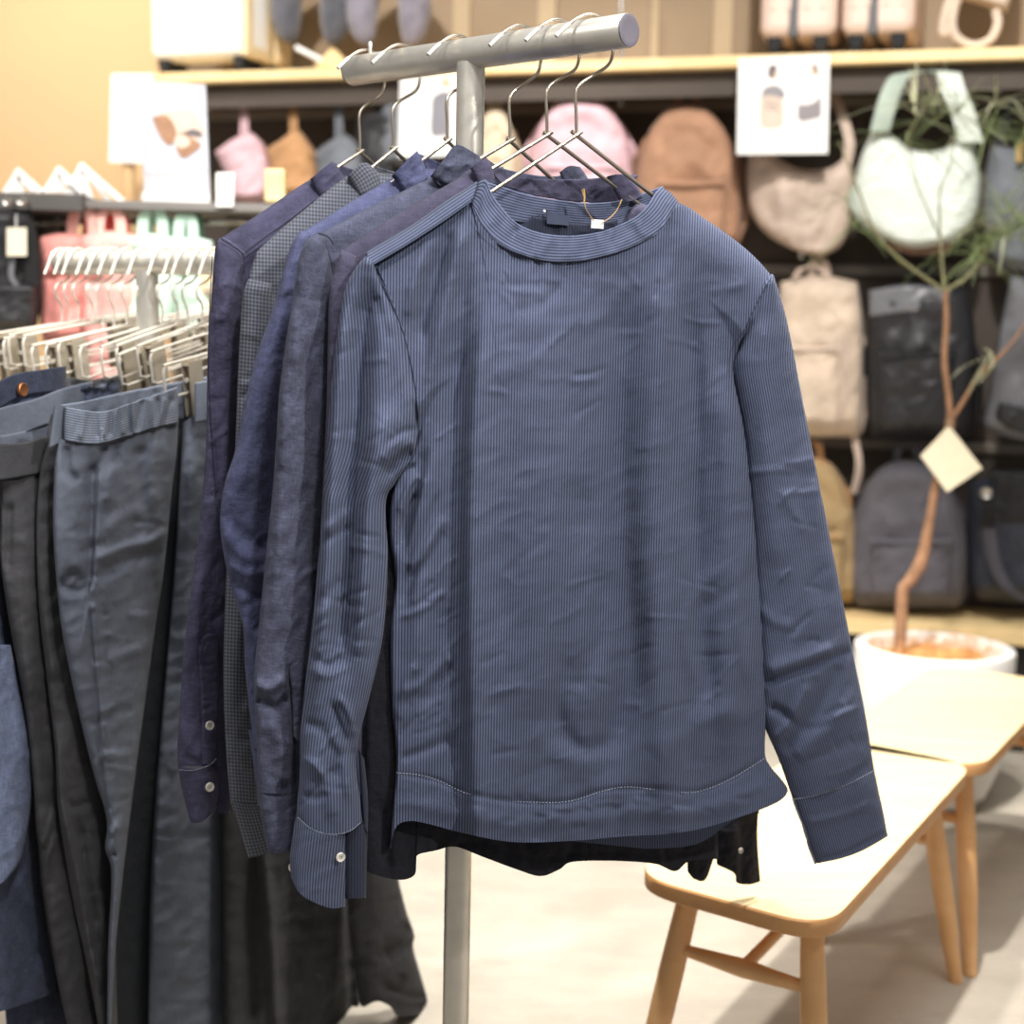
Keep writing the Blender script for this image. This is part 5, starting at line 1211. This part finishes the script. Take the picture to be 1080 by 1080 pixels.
# little pouches at the left end of the wall
def pouch(label, L, Rr, T, B, mat, hx, hy, seed):
    xs = [q[0] for q in T]; y0 = min(q[1] for q in T); y1 = B[0][1]; x0, x1 = min(xs), max(xs)
    t = thing('small_pouch', label, 'bag', wp((x0+x1)/2, y1, BO), 'small pouches at the left end of the shelf wall')
    wpanel('body', t, mat, L, Rr, T, B, BO+.05, .07, .05, seed=seed, n1=.012)
    strap(t, mat, [(hx-2, y0+10, BO+.08), (hx-1.5, hy+10, BO+.06), (hx, hy, BO+.05), (hx+2, hy+10, BO+.06), (hx+4, y0+10, BO+.08)], .012, name='wrist_strap')
    MB().tube(spl([wp(q[0], q[1]+7, BO+.11) for q in T[1:]], 14), .004, 6).build('zipper', mat, t)
pouch('dusty pink pouch hanging from a thin strap, leftmost of the small pouches', [(227, 160), (240, 190), (248, 212)], [(279, 152), (285, 180), (280, 213)], [(227, 160), (245, 147), (264, 140), (279, 152)], [(248, 212), (264, 214), (280, 213)], m_pink, 257, 104, 131)
pouch('tan pouch hanging from a thin strap beside the pink pouch', [(280, 158), (286, 182), (298, 206)], [(332, 158), (335, 182), (330, 206)], [(280, 158), (298, 146), (314, 137), (332, 158)], [(298, 206), (314, 208), (330, 206)], m_tan, 309, 104, 133)
pouch('grey pouch half hidden behind the far hanger', [(328, 164), (334, 184), (344, 206)], [(382, 156), (386, 182), (380, 206)], [(328, 164), (346, 150), (364, 142), (382, 156)], [(344, 206), (380, 206)], m_grybl, 357, 104, 135)
pouch('black pouch behind the hanger stems', [(376, 128), (374, 160), (380, 190)], [(418, 126), (424, 160), (416, 190)], [(376, 128), (388, 118), (404, 116), (418, 126)], [(380, 190), (416, 190)], m_bnylon, 398, 100, 137)
pouch('blue-grey pouch behind the hanger stems, left of the white photo card', [(400, 120), (396, 150), (402, 176)], [(428, 116), (432, 146), (428, 176)], [(400, 120), (408, 108), (418, 106), (428, 116)], [(402, 176), (428, 176)], m_grybl, 413, 92, 139)
for px, py, lab in ((256, 102, 'chrome hook that holds the pink pouch'), (307, 101, 'chrome hook that holds the tan pouch'), (357, 101, 'chrome hook above the grey pouch'), (710, 92, 'left chrome hook above the tan brown backpack'), (720, 92, 'right chrome hook above the tan brown backpack'),
                    (845, 273, 'chrome hook above the light oat backpack'), (1034, 404, 'chrome hook beside the shiny silver bag')):
    hook(px, py, lab)

# ------------------------------------------------------------------ cards on the wall
def flatcard(name, label, cat, corners, off, mat, group=None, th=.003, pl=WALL):
    P = pl.pts(np.array(corners, float), off)
    t = thing(name, label, cat, P[3]*.5+P[2]*.5, group)
    mesh_obj('sheet', np.concatenate([P, P-pl.n*th]), [(0,3,2,1),(4,5,6,7),(0,1,5,4),(1,2,6,5),(2,3,7,6),(3,0,4,7)], mat, t, smooth=False)
    return t
def blob(parent, name, mat, pts, off, pl=WALL, smooth=True, th=.0004):
    P = spl(pts+[pts[0]], 40, smooth)[:-1]; W = pl.pts(P, off); n = len(W); c = W.mean(0)
    V = np.vstack([W, c[None]]); return mesh_obj(name, V, [(i, (i+1) % n, n) for i in range(n)], mat, parent, smooth=False)
m_hair = simple('printed_dark_hair', '#6a6062', var=.02); m_skin = simple('printed_skin', '#dfb899', var=.02); m_shirtp = simple('printed_grey_shirt', '#8f8b8f', var=.05); m_packp = simple('printed_pale_pack', '#d8c2b2', var=.03)
m_bagp = simple('printed_grey_bag', '#8d868a', var=.03); m_ink = simple('printed_faint_ink', '#cfc7c4', var=.02)
t = flatcard('photo_card', 'white card with two people wearing bags seen from behind, below the shelf', 'sign', [(779, 62), (875, 57), (873, 162), (777, 163)], .02, m_white, 'printed cards on the wall shelf')
o_ = .0206
blob(t, 'printed_figure', m_packp, [(802, 104), (808, 96), (820, 98), (826, 106), (827, 126), (824, 134), (814, 136), (803, 134), (801, 120)], o_+.0002)
blob(t, 'printed_figure', m_shirtp, [(802, 102), (806, 93), (814, 90), (822, 91), (828, 98), (826, 104), (814, 101)], o_+.0006)
blob(t, 'printed_figure', m_hair, [(810, 72), (812, 69), (817, 68), (820, 71), (819, 76), (818, 81), (813, 83), (810, 80)], o_+.0004)
blob(t, 'printed_figure', m_skin, [(818, 75), (820, 77), (819, 82), (816, 83)], o_+.0008)
blob(t, 'printed_figure', m_bagp, [(842, 110), (852, 110), (862, 106), (865, 100), (866, 122), (856, 126), (845, 128), (841, 122)], o_+.0004)
blob(t, 'printed_figure', m_skin, [(855, 70), (859, 69), (862, 76), (860, 80), (856, 78)], o_+.0004)
blob(t, 'printed_figure', m_hair, [(856, 68), (860, 67), (863, 73), (863, 80), (860, 76)], o_+.0006)
for i, x in enumerate((786, 791, 796)):
    mbx = MB(); a = WALL.pts(np.array([(x, 74), (x, 134+i*3)], float), o_); mbx.tube(a, .0006, 4); mbx.build('printed_text_column', m_ink, t)
for y in (106, 110, 114):
    mbx = MB(); a = WALL.pts(np.array([(807, y), (822, y+3)], float), o_+.001); mbx.tube(a, .0012, 4); mbx.build('printed_stripe', m_shirtp, t)
t = flatcard('photo_card', 'white card with a dark backpack picture, seen between the hanger stems and the post', 'sign', [(422, 84), (486, 78), (485, 164), (420, 166)], .02, m_white, 'printed cards on the wall shelf')
blob(t, 'printed_backpack', simple('printed_slate_pack', '#85838a', var=.06), [(455, 112), (457, 102), (466, 97), (474, 100), (474, 142), (468, 143), (455, 142)], o_)
blob(t, 'printed_figure', m_skin, [(464, 84), (470, 82), (476, 86), (474, 92), (467, 92)], o_)
t = flatcard('sign_board', 'blank bright white sign at the left end of the wooden shelf', 'sign', [(118, 78), (160, 78), (158, 172), (115, 171)], .03, m_white)
MB().tube([wp(136, 165, .0), wp(136, 300, .0)], .02, 10).build('post', wood('sign_post_wood', '#c9a374', '#d8b586'), t)

# ------------------------------------------------------------------ things standing on the shelf
ZS = Z_SHELF+.033
def suitcase(label, px0, px1, off, dep, h, mat, rib, group, yaw=0, strip=None):
    u0, u1 = wu(px0, 30, off), wu(px1, 30, off); cu = (u0+u1)/2; w = u1-u0
    base = WALL.o+WT*cu+WN*(off-dep/2); base[2] = ZS
    t = thing('suitcase', label, 'suitcase', base, group)
    rz = WPHI+yaw; tx = np.array([math.cos(rz), math.sin(rz), 0]); nn = np.array([math.sin(rz), -math.cos(rz), 0])
    mb = MB(); mb.box(base+np.array([0, 0, .05+h/2]), (w, dep, h), rz=rz); mb.build('shell', mat, t, bevel=.035, seg=5)
    mb = MB()
    for k in (-.32, -.12, .12, .32): mb.box(base+tx*w*k+nn*(dep/2-.002)+np.array([0, 0, .05+h*.55]), (.022, .012, h*.8), rz=rz)
    mb.build('ribs', mat, t, smooth=False, bevel=.005)
    mb = MB(); mb.box(base+tx*w*(-.05 if strip is None else strip)+nn*.0+np.array([0, 0, .05+h/2]), (.03, dep+.012, h+.006), rz=rz); mb.build('zip_band', rib, t, smooth=False, bevel=.01)
    for sx in (-1, 1):
        for sy in (-1, 1):
            c = base+tx*sx*(w/2-.045)+nn*sy*(dep/2-.04)
            m2 = MB(); m2.tube([c+tx*-.014+np.array([0, 0, .024]), c+tx*.014+np.array([0, 0, .024])], .024, 18); m2.box(c+np.array([0, 0, .048]), (.042, .042, .03), rz=rz)
            m2.build('wheel', m_bnylon2, t)
    m2 = MB(); m2.tube(spl([base+tx*-.09+np.array([0, 0, .05+h]), base+tx*-.07+np.array([0, 0, .075+h]), base+tx*.07+np.array([0, 0, .075+h]), base+tx*.09+np.array([0, 0, .05+h])], 16), .01, 8); m2.build('handle', rib, t)
m_case_p = simple('pale_pink_shell', '#d9bfb0', rough=.4, var=.02); m_case_b = simple('dark_grey_band', '#5c5a5c', rough=.5); m_case_w = simple('white_shell', '#f3f1ec', rough=.4, var=.01); m_case_t = simple('cream_shell_side', '#e6cfa5', rough=.5)
suitcase('pale pink hard suitcase on the shelf, left of its twin', 800, 882, -.02, .24, .5, m_case_p, m_case_b, 'suitcases standing on the wooden shelf', 0)
suitcase('pale pink hard suitcase on the shelf, right of its twin beside the tote', 889, 968, -.02, .30, .5, m_case_p, m_case_b, 'suitcases standing on the wooden shelf', R(-4))
suitcase('white suitcase at the left end of the wooden shelf', 155, 266, -.03, .15, .55, m_case_w, m_case_t, 'suitcases standing on the wooden shelf', R(-5), strip=.46)
suitcase('cream suitcase half hidden behind the white suitcase', 226, 294, -.215, .13, .5, m_case_t, m_case_b, 'suitcases standing on the wooden shelf', 0)
t = thing('tote_bag', 'cream canvas bag with hanging loop handles on the shelf, top right', 'bag', wp(1030, 44, -.1))
wpanel('body', t, m_ltan, [(1000, -60), (1004, -30), (1006, -2)], [(1072, -60), (1070, -20), (1062, 14)], [(1000, -60), (1072, -60)], [(1006, -2), (1030, 4), (1062, 14)], -.14, .06, .05, seed=141)
for pts in ([(1010, -2), (1004, 18), (1008, 38), (1026, 48), (1044, 42), (1052, 26), (1050, 10)], [(1004, -6), (997, 14), (994, 30), (996, 36), (1002, 30), (1006, 10)]):
    P = spl([wp(x, y, -.08) for x, y in pts], 40); MB().tube(P, .013, 8).build('handle', m_ltan, t)

def neck_pillow(label, xa, xb, mat, yb, off=-.14):
    w = xb-xa; c = wp((xa+xb)/2, yb, off)
    t = thing('neck_pillow', label, 'pillow', c, 'neck pillows hanging above the shelf')
    P = spl([wp(x, y, off) for x, y in ((xa+w*.24, yb-8), (xa+w*.18, yb-30), (xa+w*.2, yb-62), (xa+w*.5, yb-84), (xa+w*.8, yb-62), (xa+w*.82, yb-30), (xa+w*.76, yb-6))], 50)
    k = np.linspace(0, 1, 50); e_ = np.clip(np.minimum(k, 1-k)/.26, 0, 1); rr = .056*np.sqrt(np.clip(1-(1-e_)**2, 0, 1))*(1-.12*np.sin(np.pi*k))+.001
    MB().tube(P, rr, 20).build('cushion', mat, t)
    MB().tube(spl([wp((xa+xb)/2, yb-100, off+.0), wp((xa+xb)/2-3, yb-130, off-.04), wp((xa+xb)/2, yb-160, off-.1)], 10), .004, 6).build('hanging_loop', m_bnylon2, t)
neck_pillow('dark charcoal neck pillow, left of the two hanging above the shelf', 288, 368, simple('charcoal_plush', '#54545c', rough=.95, var=.15, sheen=.5, bump=.5), 54)
neck_pillow('mauve-grey neck pillow, right of the two hanging above the shelf', 368, 452, simple('mauve_grey_plush', '#85808c', rough=.95, var=.15, sheen=.5, bump=.5), 56)
# small wooden price stands
for i, (x, lab) in enumerate(((350, 'small wooden wedge stand on the shelf under the charcoal pillow'), )):
    t = thing('display_stand', lab, 'stand', wp(x, 70, -.05))
    a = [wp(px, py, -.05) for px, py in ((332, 70), (372, 72), (350, 50))]; a = np.array(a)
    mesh_obj('wedge', np.concatenate([a, a-WN*.04]), [(0, 1, 2), (5, 4, 3), (0, 3, 4, 1), (1, 4, 5, 2), (2, 5, 3, 0)], m_shelfwood, t, smooth=False)
    MB().tube([wp(312, 50, -.05), wp(340, 64, -.05)], .008, 8).build('peg', m_white, t)

# ------------------------------------------------------------------ grey display fixture on the left, between the trouser stand and the wall
YF = 3.45
FIX = Plane((0, YF, 0), R(2))
def fp(px, py, off=0.0): return FIX.pt(px, py, off)
m_fix = simple('grey_painted_steel', '#7b7774', rough=.6, var=.04); m_fixd = simple('dark_grey_steel', '#5b5856', rough=.6, var=.04)
def fbox(mbx, x0, y0, x1, y1, off, dep):
    a = fp(x0, (y0+y1)/2, off); b = fp(x1, (y0+y1)/2, off); z0 = fp((x0+x1)/2, y1, off)[2]; z1 = fp((x0+x1)/2, y0, off)[2]
    c = (a+b)/2; w = np.linalg.norm((b-a)[:2]); c = np.array([c[0], c[1], (z0+z1)/2])-FIX.n*dep/2
    return mbx.box(c, (w, dep, z1-z0), rz=FIX.phi)
t = thing('display_rack', 'grey steel display rack with bags below and cards on its top', 'display rack', (fp(180, 300)[0], YF+.15, 0))
mb = MB(); fbox(mb, 86, 213, 300, 222, 0, .32); mb.build('top_shelf', m_fix, t, smooth=False, bevel=.002)
mb = MB(); fbox(mb, -60, 203, 86, 221, .03, .35); mb.build('top_shelf', m_fixd, t, smooth=False, bevel=.002)
for x in (54, 247):
    mb = MB(); a = fp(x, 222, -.14); mb.box((a[0], a[1], a[2]/2), (.03, .03, a[2]), rz=FIX.phi); mb.build('upright', m_fix, t, smooth=False, bevel=.002)
mb = MB(); fbox(mb, 30, 222, 72, 330, -.16, .02); mb.build('back_plate', m_fixd, t, smooth=False)
mb = MB(); fbox(mb, 240, 222, 268, 420, -.16, .02); mb.build('back_plate', m_fixd, t, smooth=False)
mb = MB(); a = fp(-60, 234, -.1); b = fp(300, 234, -.1); mb.tube([a, b], .008, 10); mb.build('hanging_bar', m_silver, t)
mb = MB(); a = fp(-60, 900, -.15); b = fp(300, 900, -.15); mb.box(((a[0]+b[0])/2, (a[1]+b[1])/2, .06), (np.linalg.norm(b-a), .34, .12), rz=FIX.phi); mb.build('base', m_fixd, t, smooth=False)

def fpanel(name, parent, mat, L, Rr, T, B, off, bulge, back, seed=1, nu=40, nv=50, n1=.008, n2=.003, folds=(), ct=.1, cb=.1):
    return panel(name, parent, mat, FIX, L, Rr, T, B, nu, nv, off=off, bulge=bulge, back=back, p=3, folds=folds, noise=n1, nscale=(26, 34), seed=seed, noise2=n2, n2scale=(16, 16), closetop=ct, closebot=cb)
def hang_bag(label, x0, x1, y0, y1, mat, hmat, handles, seed, kind='tote_bag', lower=None):
    t = thing(kind, label, 'bag', fp((x0+x1)/2, y1, -.05), 'bags hanging on the grey display rack')
    w, h = x1-x0, y1-y0
    fpanel('body', t, mat, [(x0+2, y0+4), (x0, y0+h*.3), (x0+2, y0+h*.8), (x0+6, y1)], [(x1-2, y0+4), (x1, y0+h*.3), (x1-2, y0+h*.8), (x1-6, y1)], [(x0+2, y0+4), ((x0+x1)/2, y0), (x1-2, y0+4)], [(x0+6, y1), ((x0+x1)/2, y1+3), (x1-6, y1)], -.04, .07, .05, seed=seed,
           folds=[('g', [(x0+w*.3, y0+h*.35), (x0+w*.25, y1)], w*.1, -.012), ('g', [(x0+4, y0+h*.42), (x1-4, y0+h*.42)], 4, -.008)])
    for hx0, hx1, yt, mm, o in handles:
        P = spl([fp(x, y, -.02+o) for x, y in ((hx0, y0+10), (hx0+1, yt+12), (hx0+(hx1-hx0)*.25, yt+1), (hx0+(hx1-hx0)*.75, yt+1), (hx1-1, yt+12), (hx1, y0+10))], 40)
        mbx = MB(); mbx.ribbon(P, .024, FIX.t, .004); mbx.build('handle', mm, t)
    return t
m_red = bagmat('coral_pink_nylon', '#e2948c', var=.08); m_redd = bagmat('bright_coral_strap', '#e4675c', var=.05); m_sal = bagmat('salmon_nylon', '#f0b0a8', var=.05); m_salh = bagmat('pale_salmon_strap', '#f5c3b8', var=.04)
m_mintb = bagmat('mint_green_nylon', '#c5dccd', var=.05); m_minth = bagmat('mint_green_strap', '#bfdccb', var=.05); m_dgreen = simple('dark_green_strap', '#5b7a66', var=.05)
hang_bag('deep coral bag hanging at the left, beside the black backpack', 40, 90, 245, 360, m_red, m_redd, [(76, 98, 221, m_salh, .0), (92, 106, 224, m_redd, -.03)], 151)
hang_bag('salmon bag with a bright coral handle, behind the arm of the trouser stand', 84, 146, 243, 372, m_sal, m_redd, [(104, 128, 222, m_salh, .0), (114, 132, 226, m_redd, -.03)], 153)
hang_bag('mint green bag left of the pale one, behind the trouser stand', 130, 186, 246, 350, m_mintb, m_minth, [(150, 172, 221, m_minth, .0), (156, 178, 226, m_minth, -.03)], 155)
hang_bag('mint green bag with a dark strap beside the navy shirt', 180, 226, 250, 350, m_mintb, m_minth, [(188, 204, 226, m_minth, .0), (200, 210, 226, m_dgreen, -.03)], 157)
hang_bag('plain beige bag low on the rack beside the navy shirt', 203, 250, 284, 360, bagmat('sand_nylon', '#dcc4a0', var=.04), m_cream, [(214, 236, 262, m_cream, .0)], 159)
t = hang_bag('tall pale pink bag hanging lowest, seen through the hanger wires', 92, 170, 330, 460, m_sal, m_salh, [(110, 150, 306, m_salh, .0)], 161)
t = thing('backpack', 'black backpack at the left picture edge with a white hang tag', 'backpack', fp(15, 350, -.05), 'bags hanging on the grey display rack')
fpanel('body', t, m_bnylon, [(-50, 228), (-54, 290), (-50, 352)], [(34, 222), (42, 262), (44, 310), (38, 352)], [(-50, 228), (-10, 218), (34, 222)], [(-50, 352), (38, 352)], -.02, .08, .06, seed=163)
fpanel('front_pocket', t, m_bnylon, [(-46, 300), (-46, 340)], [(38, 300), (36, 344)], [(-46, 300), (38, 300)], [(-46, 340), (36, 344)], .05, .04, .02, seed=165)
mbx = MB(); mbx.ribbon(spl([fp(x, y, .07) for x, y in ((28, 232), (33, 262), (34, 300))], 16), .03, FIX.t, .004); mbx.build('strap', m_bnylon2, t)
mbx = MB(); mbx.ribbon(spl([fp(x, y, .07) for x, y in ((14, 270), (12, 290), (18, 302))], 16), .012, FIX.t, .004); mbx.build('zip_pull', m_shiny, t)
tg = flatcard('hang_tag', 'small cream hang tag on the black backpack at the left edge', 'tag', [(7, 240), (28, 240), (28, 270), (7, 270)], .085, simple('cream_tag', '#f3ead2', var=.01), pl=FIX)
MB().tube([fp(17, 241, .085), fp(17, 226, .07)], .0012, 6).build('string', m_white, tg)
for px, lab in ((15, 'left chrome hook above the black backpack'), (30, 'right chrome hook above the black backpack')):
    c = fp(px, 214, .035); t = thing('display_hook', lab, 'hook', c, 'chrome hooks on the grey display rack')
    MB().tube([c, c+FIX.n*.05], .004, 8).build('prong', m_silver, t); mbx = MB(); mbx.disc(c+FIX.n*.05, FIX.n, .010, .008, 16); mbx.build('ball_tip', m_silver, t)

# poster in a clear stand on the rack top
POST = Plane(fp(184, 213, -.06), R(10))
t = flatcard('poster', 'poster of a brown bag lying on pale cloth, in a stand on the grey rack', 'poster', [(148, 85), (217, 89), (222, 213), (152, 213)], 0, simple('poster_paper', '#b9b8bc', rough=.7, var=.01), pl=POST, th=.006)
o_ = .0006
m_pb = simple('printed_brown_leather', '#a57c60', var=.1, vscale=40); m_pg = simple('printed_pale_blue', '#c3c7d3', var=.03); m_pd = simple('printed_dark_strap', '#6a6166', var=.05); m_pp = simple('printed_cream', '#dcc7b4', var=.04)
blob(t, 'printed_cloth', m_pg, [(149, 88), (216, 91), (220, 180), (152, 182)], o_, POST, smooth=False)
blob(t, 'printed_bag', m_pp, [(160, 124), (180, 116), (205, 118), (216, 138), (206, 150), (190, 152), (172, 138)], o_*2, POST)
blob(t, 'printed_bag', m_pb, [(160, 124), (176, 122), (186, 138), (182, 152), (176, 152), (168, 142)], o_*3, POST)
blob(t, 'printed_bag', m_pb, [(184, 146), (192, 140), (206, 148), (212, 154), (196, 166), (188, 162)], o_*3.5, POST)
blob(t, 'printed_flap', m_pp, [(184, 146), (190, 142), (198, 145), (200, 152), (192, 156), (186, 153)], o_*4, POST)
blob(t, 'printed_strap', m_pd, [(192, 140), (204, 136), (213, 140), (212, 144), (202, 143)], o_*4.5, POST)
blob(t, 'printed_shadow', simple('printed_grey_shadow', '#b9bccb', var=.03), [(150, 128), (153, 128), (156, 178), (153, 178)], o_*2, POST)
blob(t, 'printed_caption', simple('printed_caption_ink', '#e8e2da', var=.01), [(162, 190), (186, 189), (186, 193), (162, 194)], o_*2, POST, smooth=False)
mb = MB(); a = POST.pts(np.array([(150, 207), (222, 207)], float), .004); b = POST.pts(np.array([(150, 213), (222, 213)], float), .004)
mb.box(((a[0]+b[1])/2), (np.linalg.norm(a[1]-a[0]), .05, .02), rz=POST.phi); mb.build('stand_foot', simple('clear_acrylic', '#dfe0de', rough=.15, var=.01), t, smooth=False, bevel=.003)
flatcard('price_card', 'small white price card right of the poster on the grey rack', 'sign', [(228, 182), (247, 182), (246, 218), (228, 218)], .01, m_white, pl=FIX, th=.004)
t = thing('wooden_block', 'pale wooden block on the grey rack behind the navy shirt', 'block', fp(289, 214, -.05))
mb = MB(); fbox(mb, 279, 178, 300, 213, -.03, .05); mb.build('block', m_shelfwood, t, smooth=False, bevel=.004)
# tented white cards
def tent(label, xa, xl, xr, ya, yb):
    t = thing('tent_card', label, 'sign', fp((xl+xr)/2, yb, -.10), 'white easel cards on the grey rack')
    xm = xa+(xr-xa)*.35
    P = np.array([fp(x, y, -.10) for x, y in ((xa, ya), (xl, yb), (xm, yb), (xa+2, ya+3))]); P2 = P-FIX.n*.008
    mesh_obj('panel', np.concatenate([P, P2]), [(0, 1, 2, 3), (7, 6, 5, 4), (0, 4, 5, 1), (1, 5, 6, 2), (2, 6, 7, 3), (3, 7, 4, 0)], m_white, t, smooth=False)
    for xb, o in ((xr, -.09), (xm+(xr-xm)*.5, -.14)):
        a, b = fp(xa+1, ya+1, o), fp(xb, yb, o)
        mbx = MB(); mbx.ribbon([a, (a+b)/2, b], .014, FIX.n, .012); mbx.build('leg', m_white, t, smooth=False)
tent('white easel card at the left end of the grey rack', 17, 2, 44, 178, 203)
tent('white easel card in the middle of the three on the grey rack', 60, 44, 88, 176, 203)
tent('tallest white easel card, right of the other two on the grey rack', 84, 64, 130, 172, 213)
# thin steel cable behind the arm of the shirt stand
q0, q1 = wp(655, 112, -.1), wp(655, -40, -.1)
t = thing('shelf_cable', 'thin steel hanging rod just behind the capped end of the shirt stand', 'rod', q0)
MB().tube([q0, q1], .006, 10).build('rod', m_silver, t)
# ------------------------------------------------------------------ light
def area(name, loc, tgt, size, power, col=(1, .97, .93), sy=None):
    l = bpy.data.lights.new(name, 'AREA'); l.energy = power; l.color = col
    l.shape = 'RECTANGLE' if sy else 'DISK'; l.size = size
    if sy: l.size_y = sy
    o = bpy.data.objects.new(name, l); COL.objects.link(o); o.location = loc
    o.rotation_euler = (Vector(tgt)-Vector(loc)).to_track_quat('-Z', 'Y').to_euler(); return o
def spot(name, loc, tgt, power, ang, blend=.6, rad=.05, col=(1, .96, .9)):
    l = bpy.data.lights.new(name, 'SPOT'); l.energy = power; l.spot_size = R(ang); l.spot_blend = blend; l.shadow_soft_size = rad; l.color = col
    o = bpy.data.objects.new(name, l); COL.objects.link(o); o.location = loc
    o.rotation_euler = (Vector(tgt)-Vector(loc)).to_track_quat('-Z', 'Y').to_euler(); return o
w = bpy.data.worlds.new('shop_ambient'); bpy.context.scene.world = w; w.use_nodes = True
w.node_tree.nodes['Background'].inputs[0].default_value = (1, .97, .93, 1); w.node_tree.nodes['Background'].inputs[1].default_value = .34
area('ceiling_fill', (0.4, 1.3, 3.3), (0.1, 2.4, .6), 1.6, 55)  # unseen soft fill added overhead, not a fitted lamp
spot('track_spot_front_right', (1.5, .15, 2.7), (.05, 1.8, 1.3), 230, 40, blend=1.0, rad=.06)
spot('track_spot_front_left', (-1.3, .3, 2.9), (-.2, 1.8, 1.0), 75, 50, rad=.07)
spot('track_spot_bench', (.3, 2.0, 3.2), (.75, 2.6, .4), 420, 55, rad=.05)
spot('track_spot_floor', (-.2, 2.2, 3.2), (-.1, 3.3, 0), 300, 60, rad=.08)
spot('track_spot_wall_right', (.6, 2.6, 3.2), (1.0, 4.4, 1.4), 260, 70, rad=.06)
spot('track_spot_wall_left', (-.8, 3.0, 3.2), (-1.0, 5.0, 1.6), 260, 80, rad=.06)
spot('track_spot_yellow_wall', (-2.0, 4.0, 3.3), (-1.9, 5.3, 1.6), 150, 90, rad=.1)
spot('track_spot_trousers', (.35, .5, 2.9), (-.7, 2.1, .8), 120, 34, rad=.08)
spot('track_spot_rack', (-1.2, 2.0, 3.0), (-.9, 3.4, 1.0), 190, 70, rad=.06)
sc = bpy.context.scene
sc.view_settings.view_transform = 'Standard'
sc.view_settings.look = 'None'
sc.view_settings.exposure = 0.0
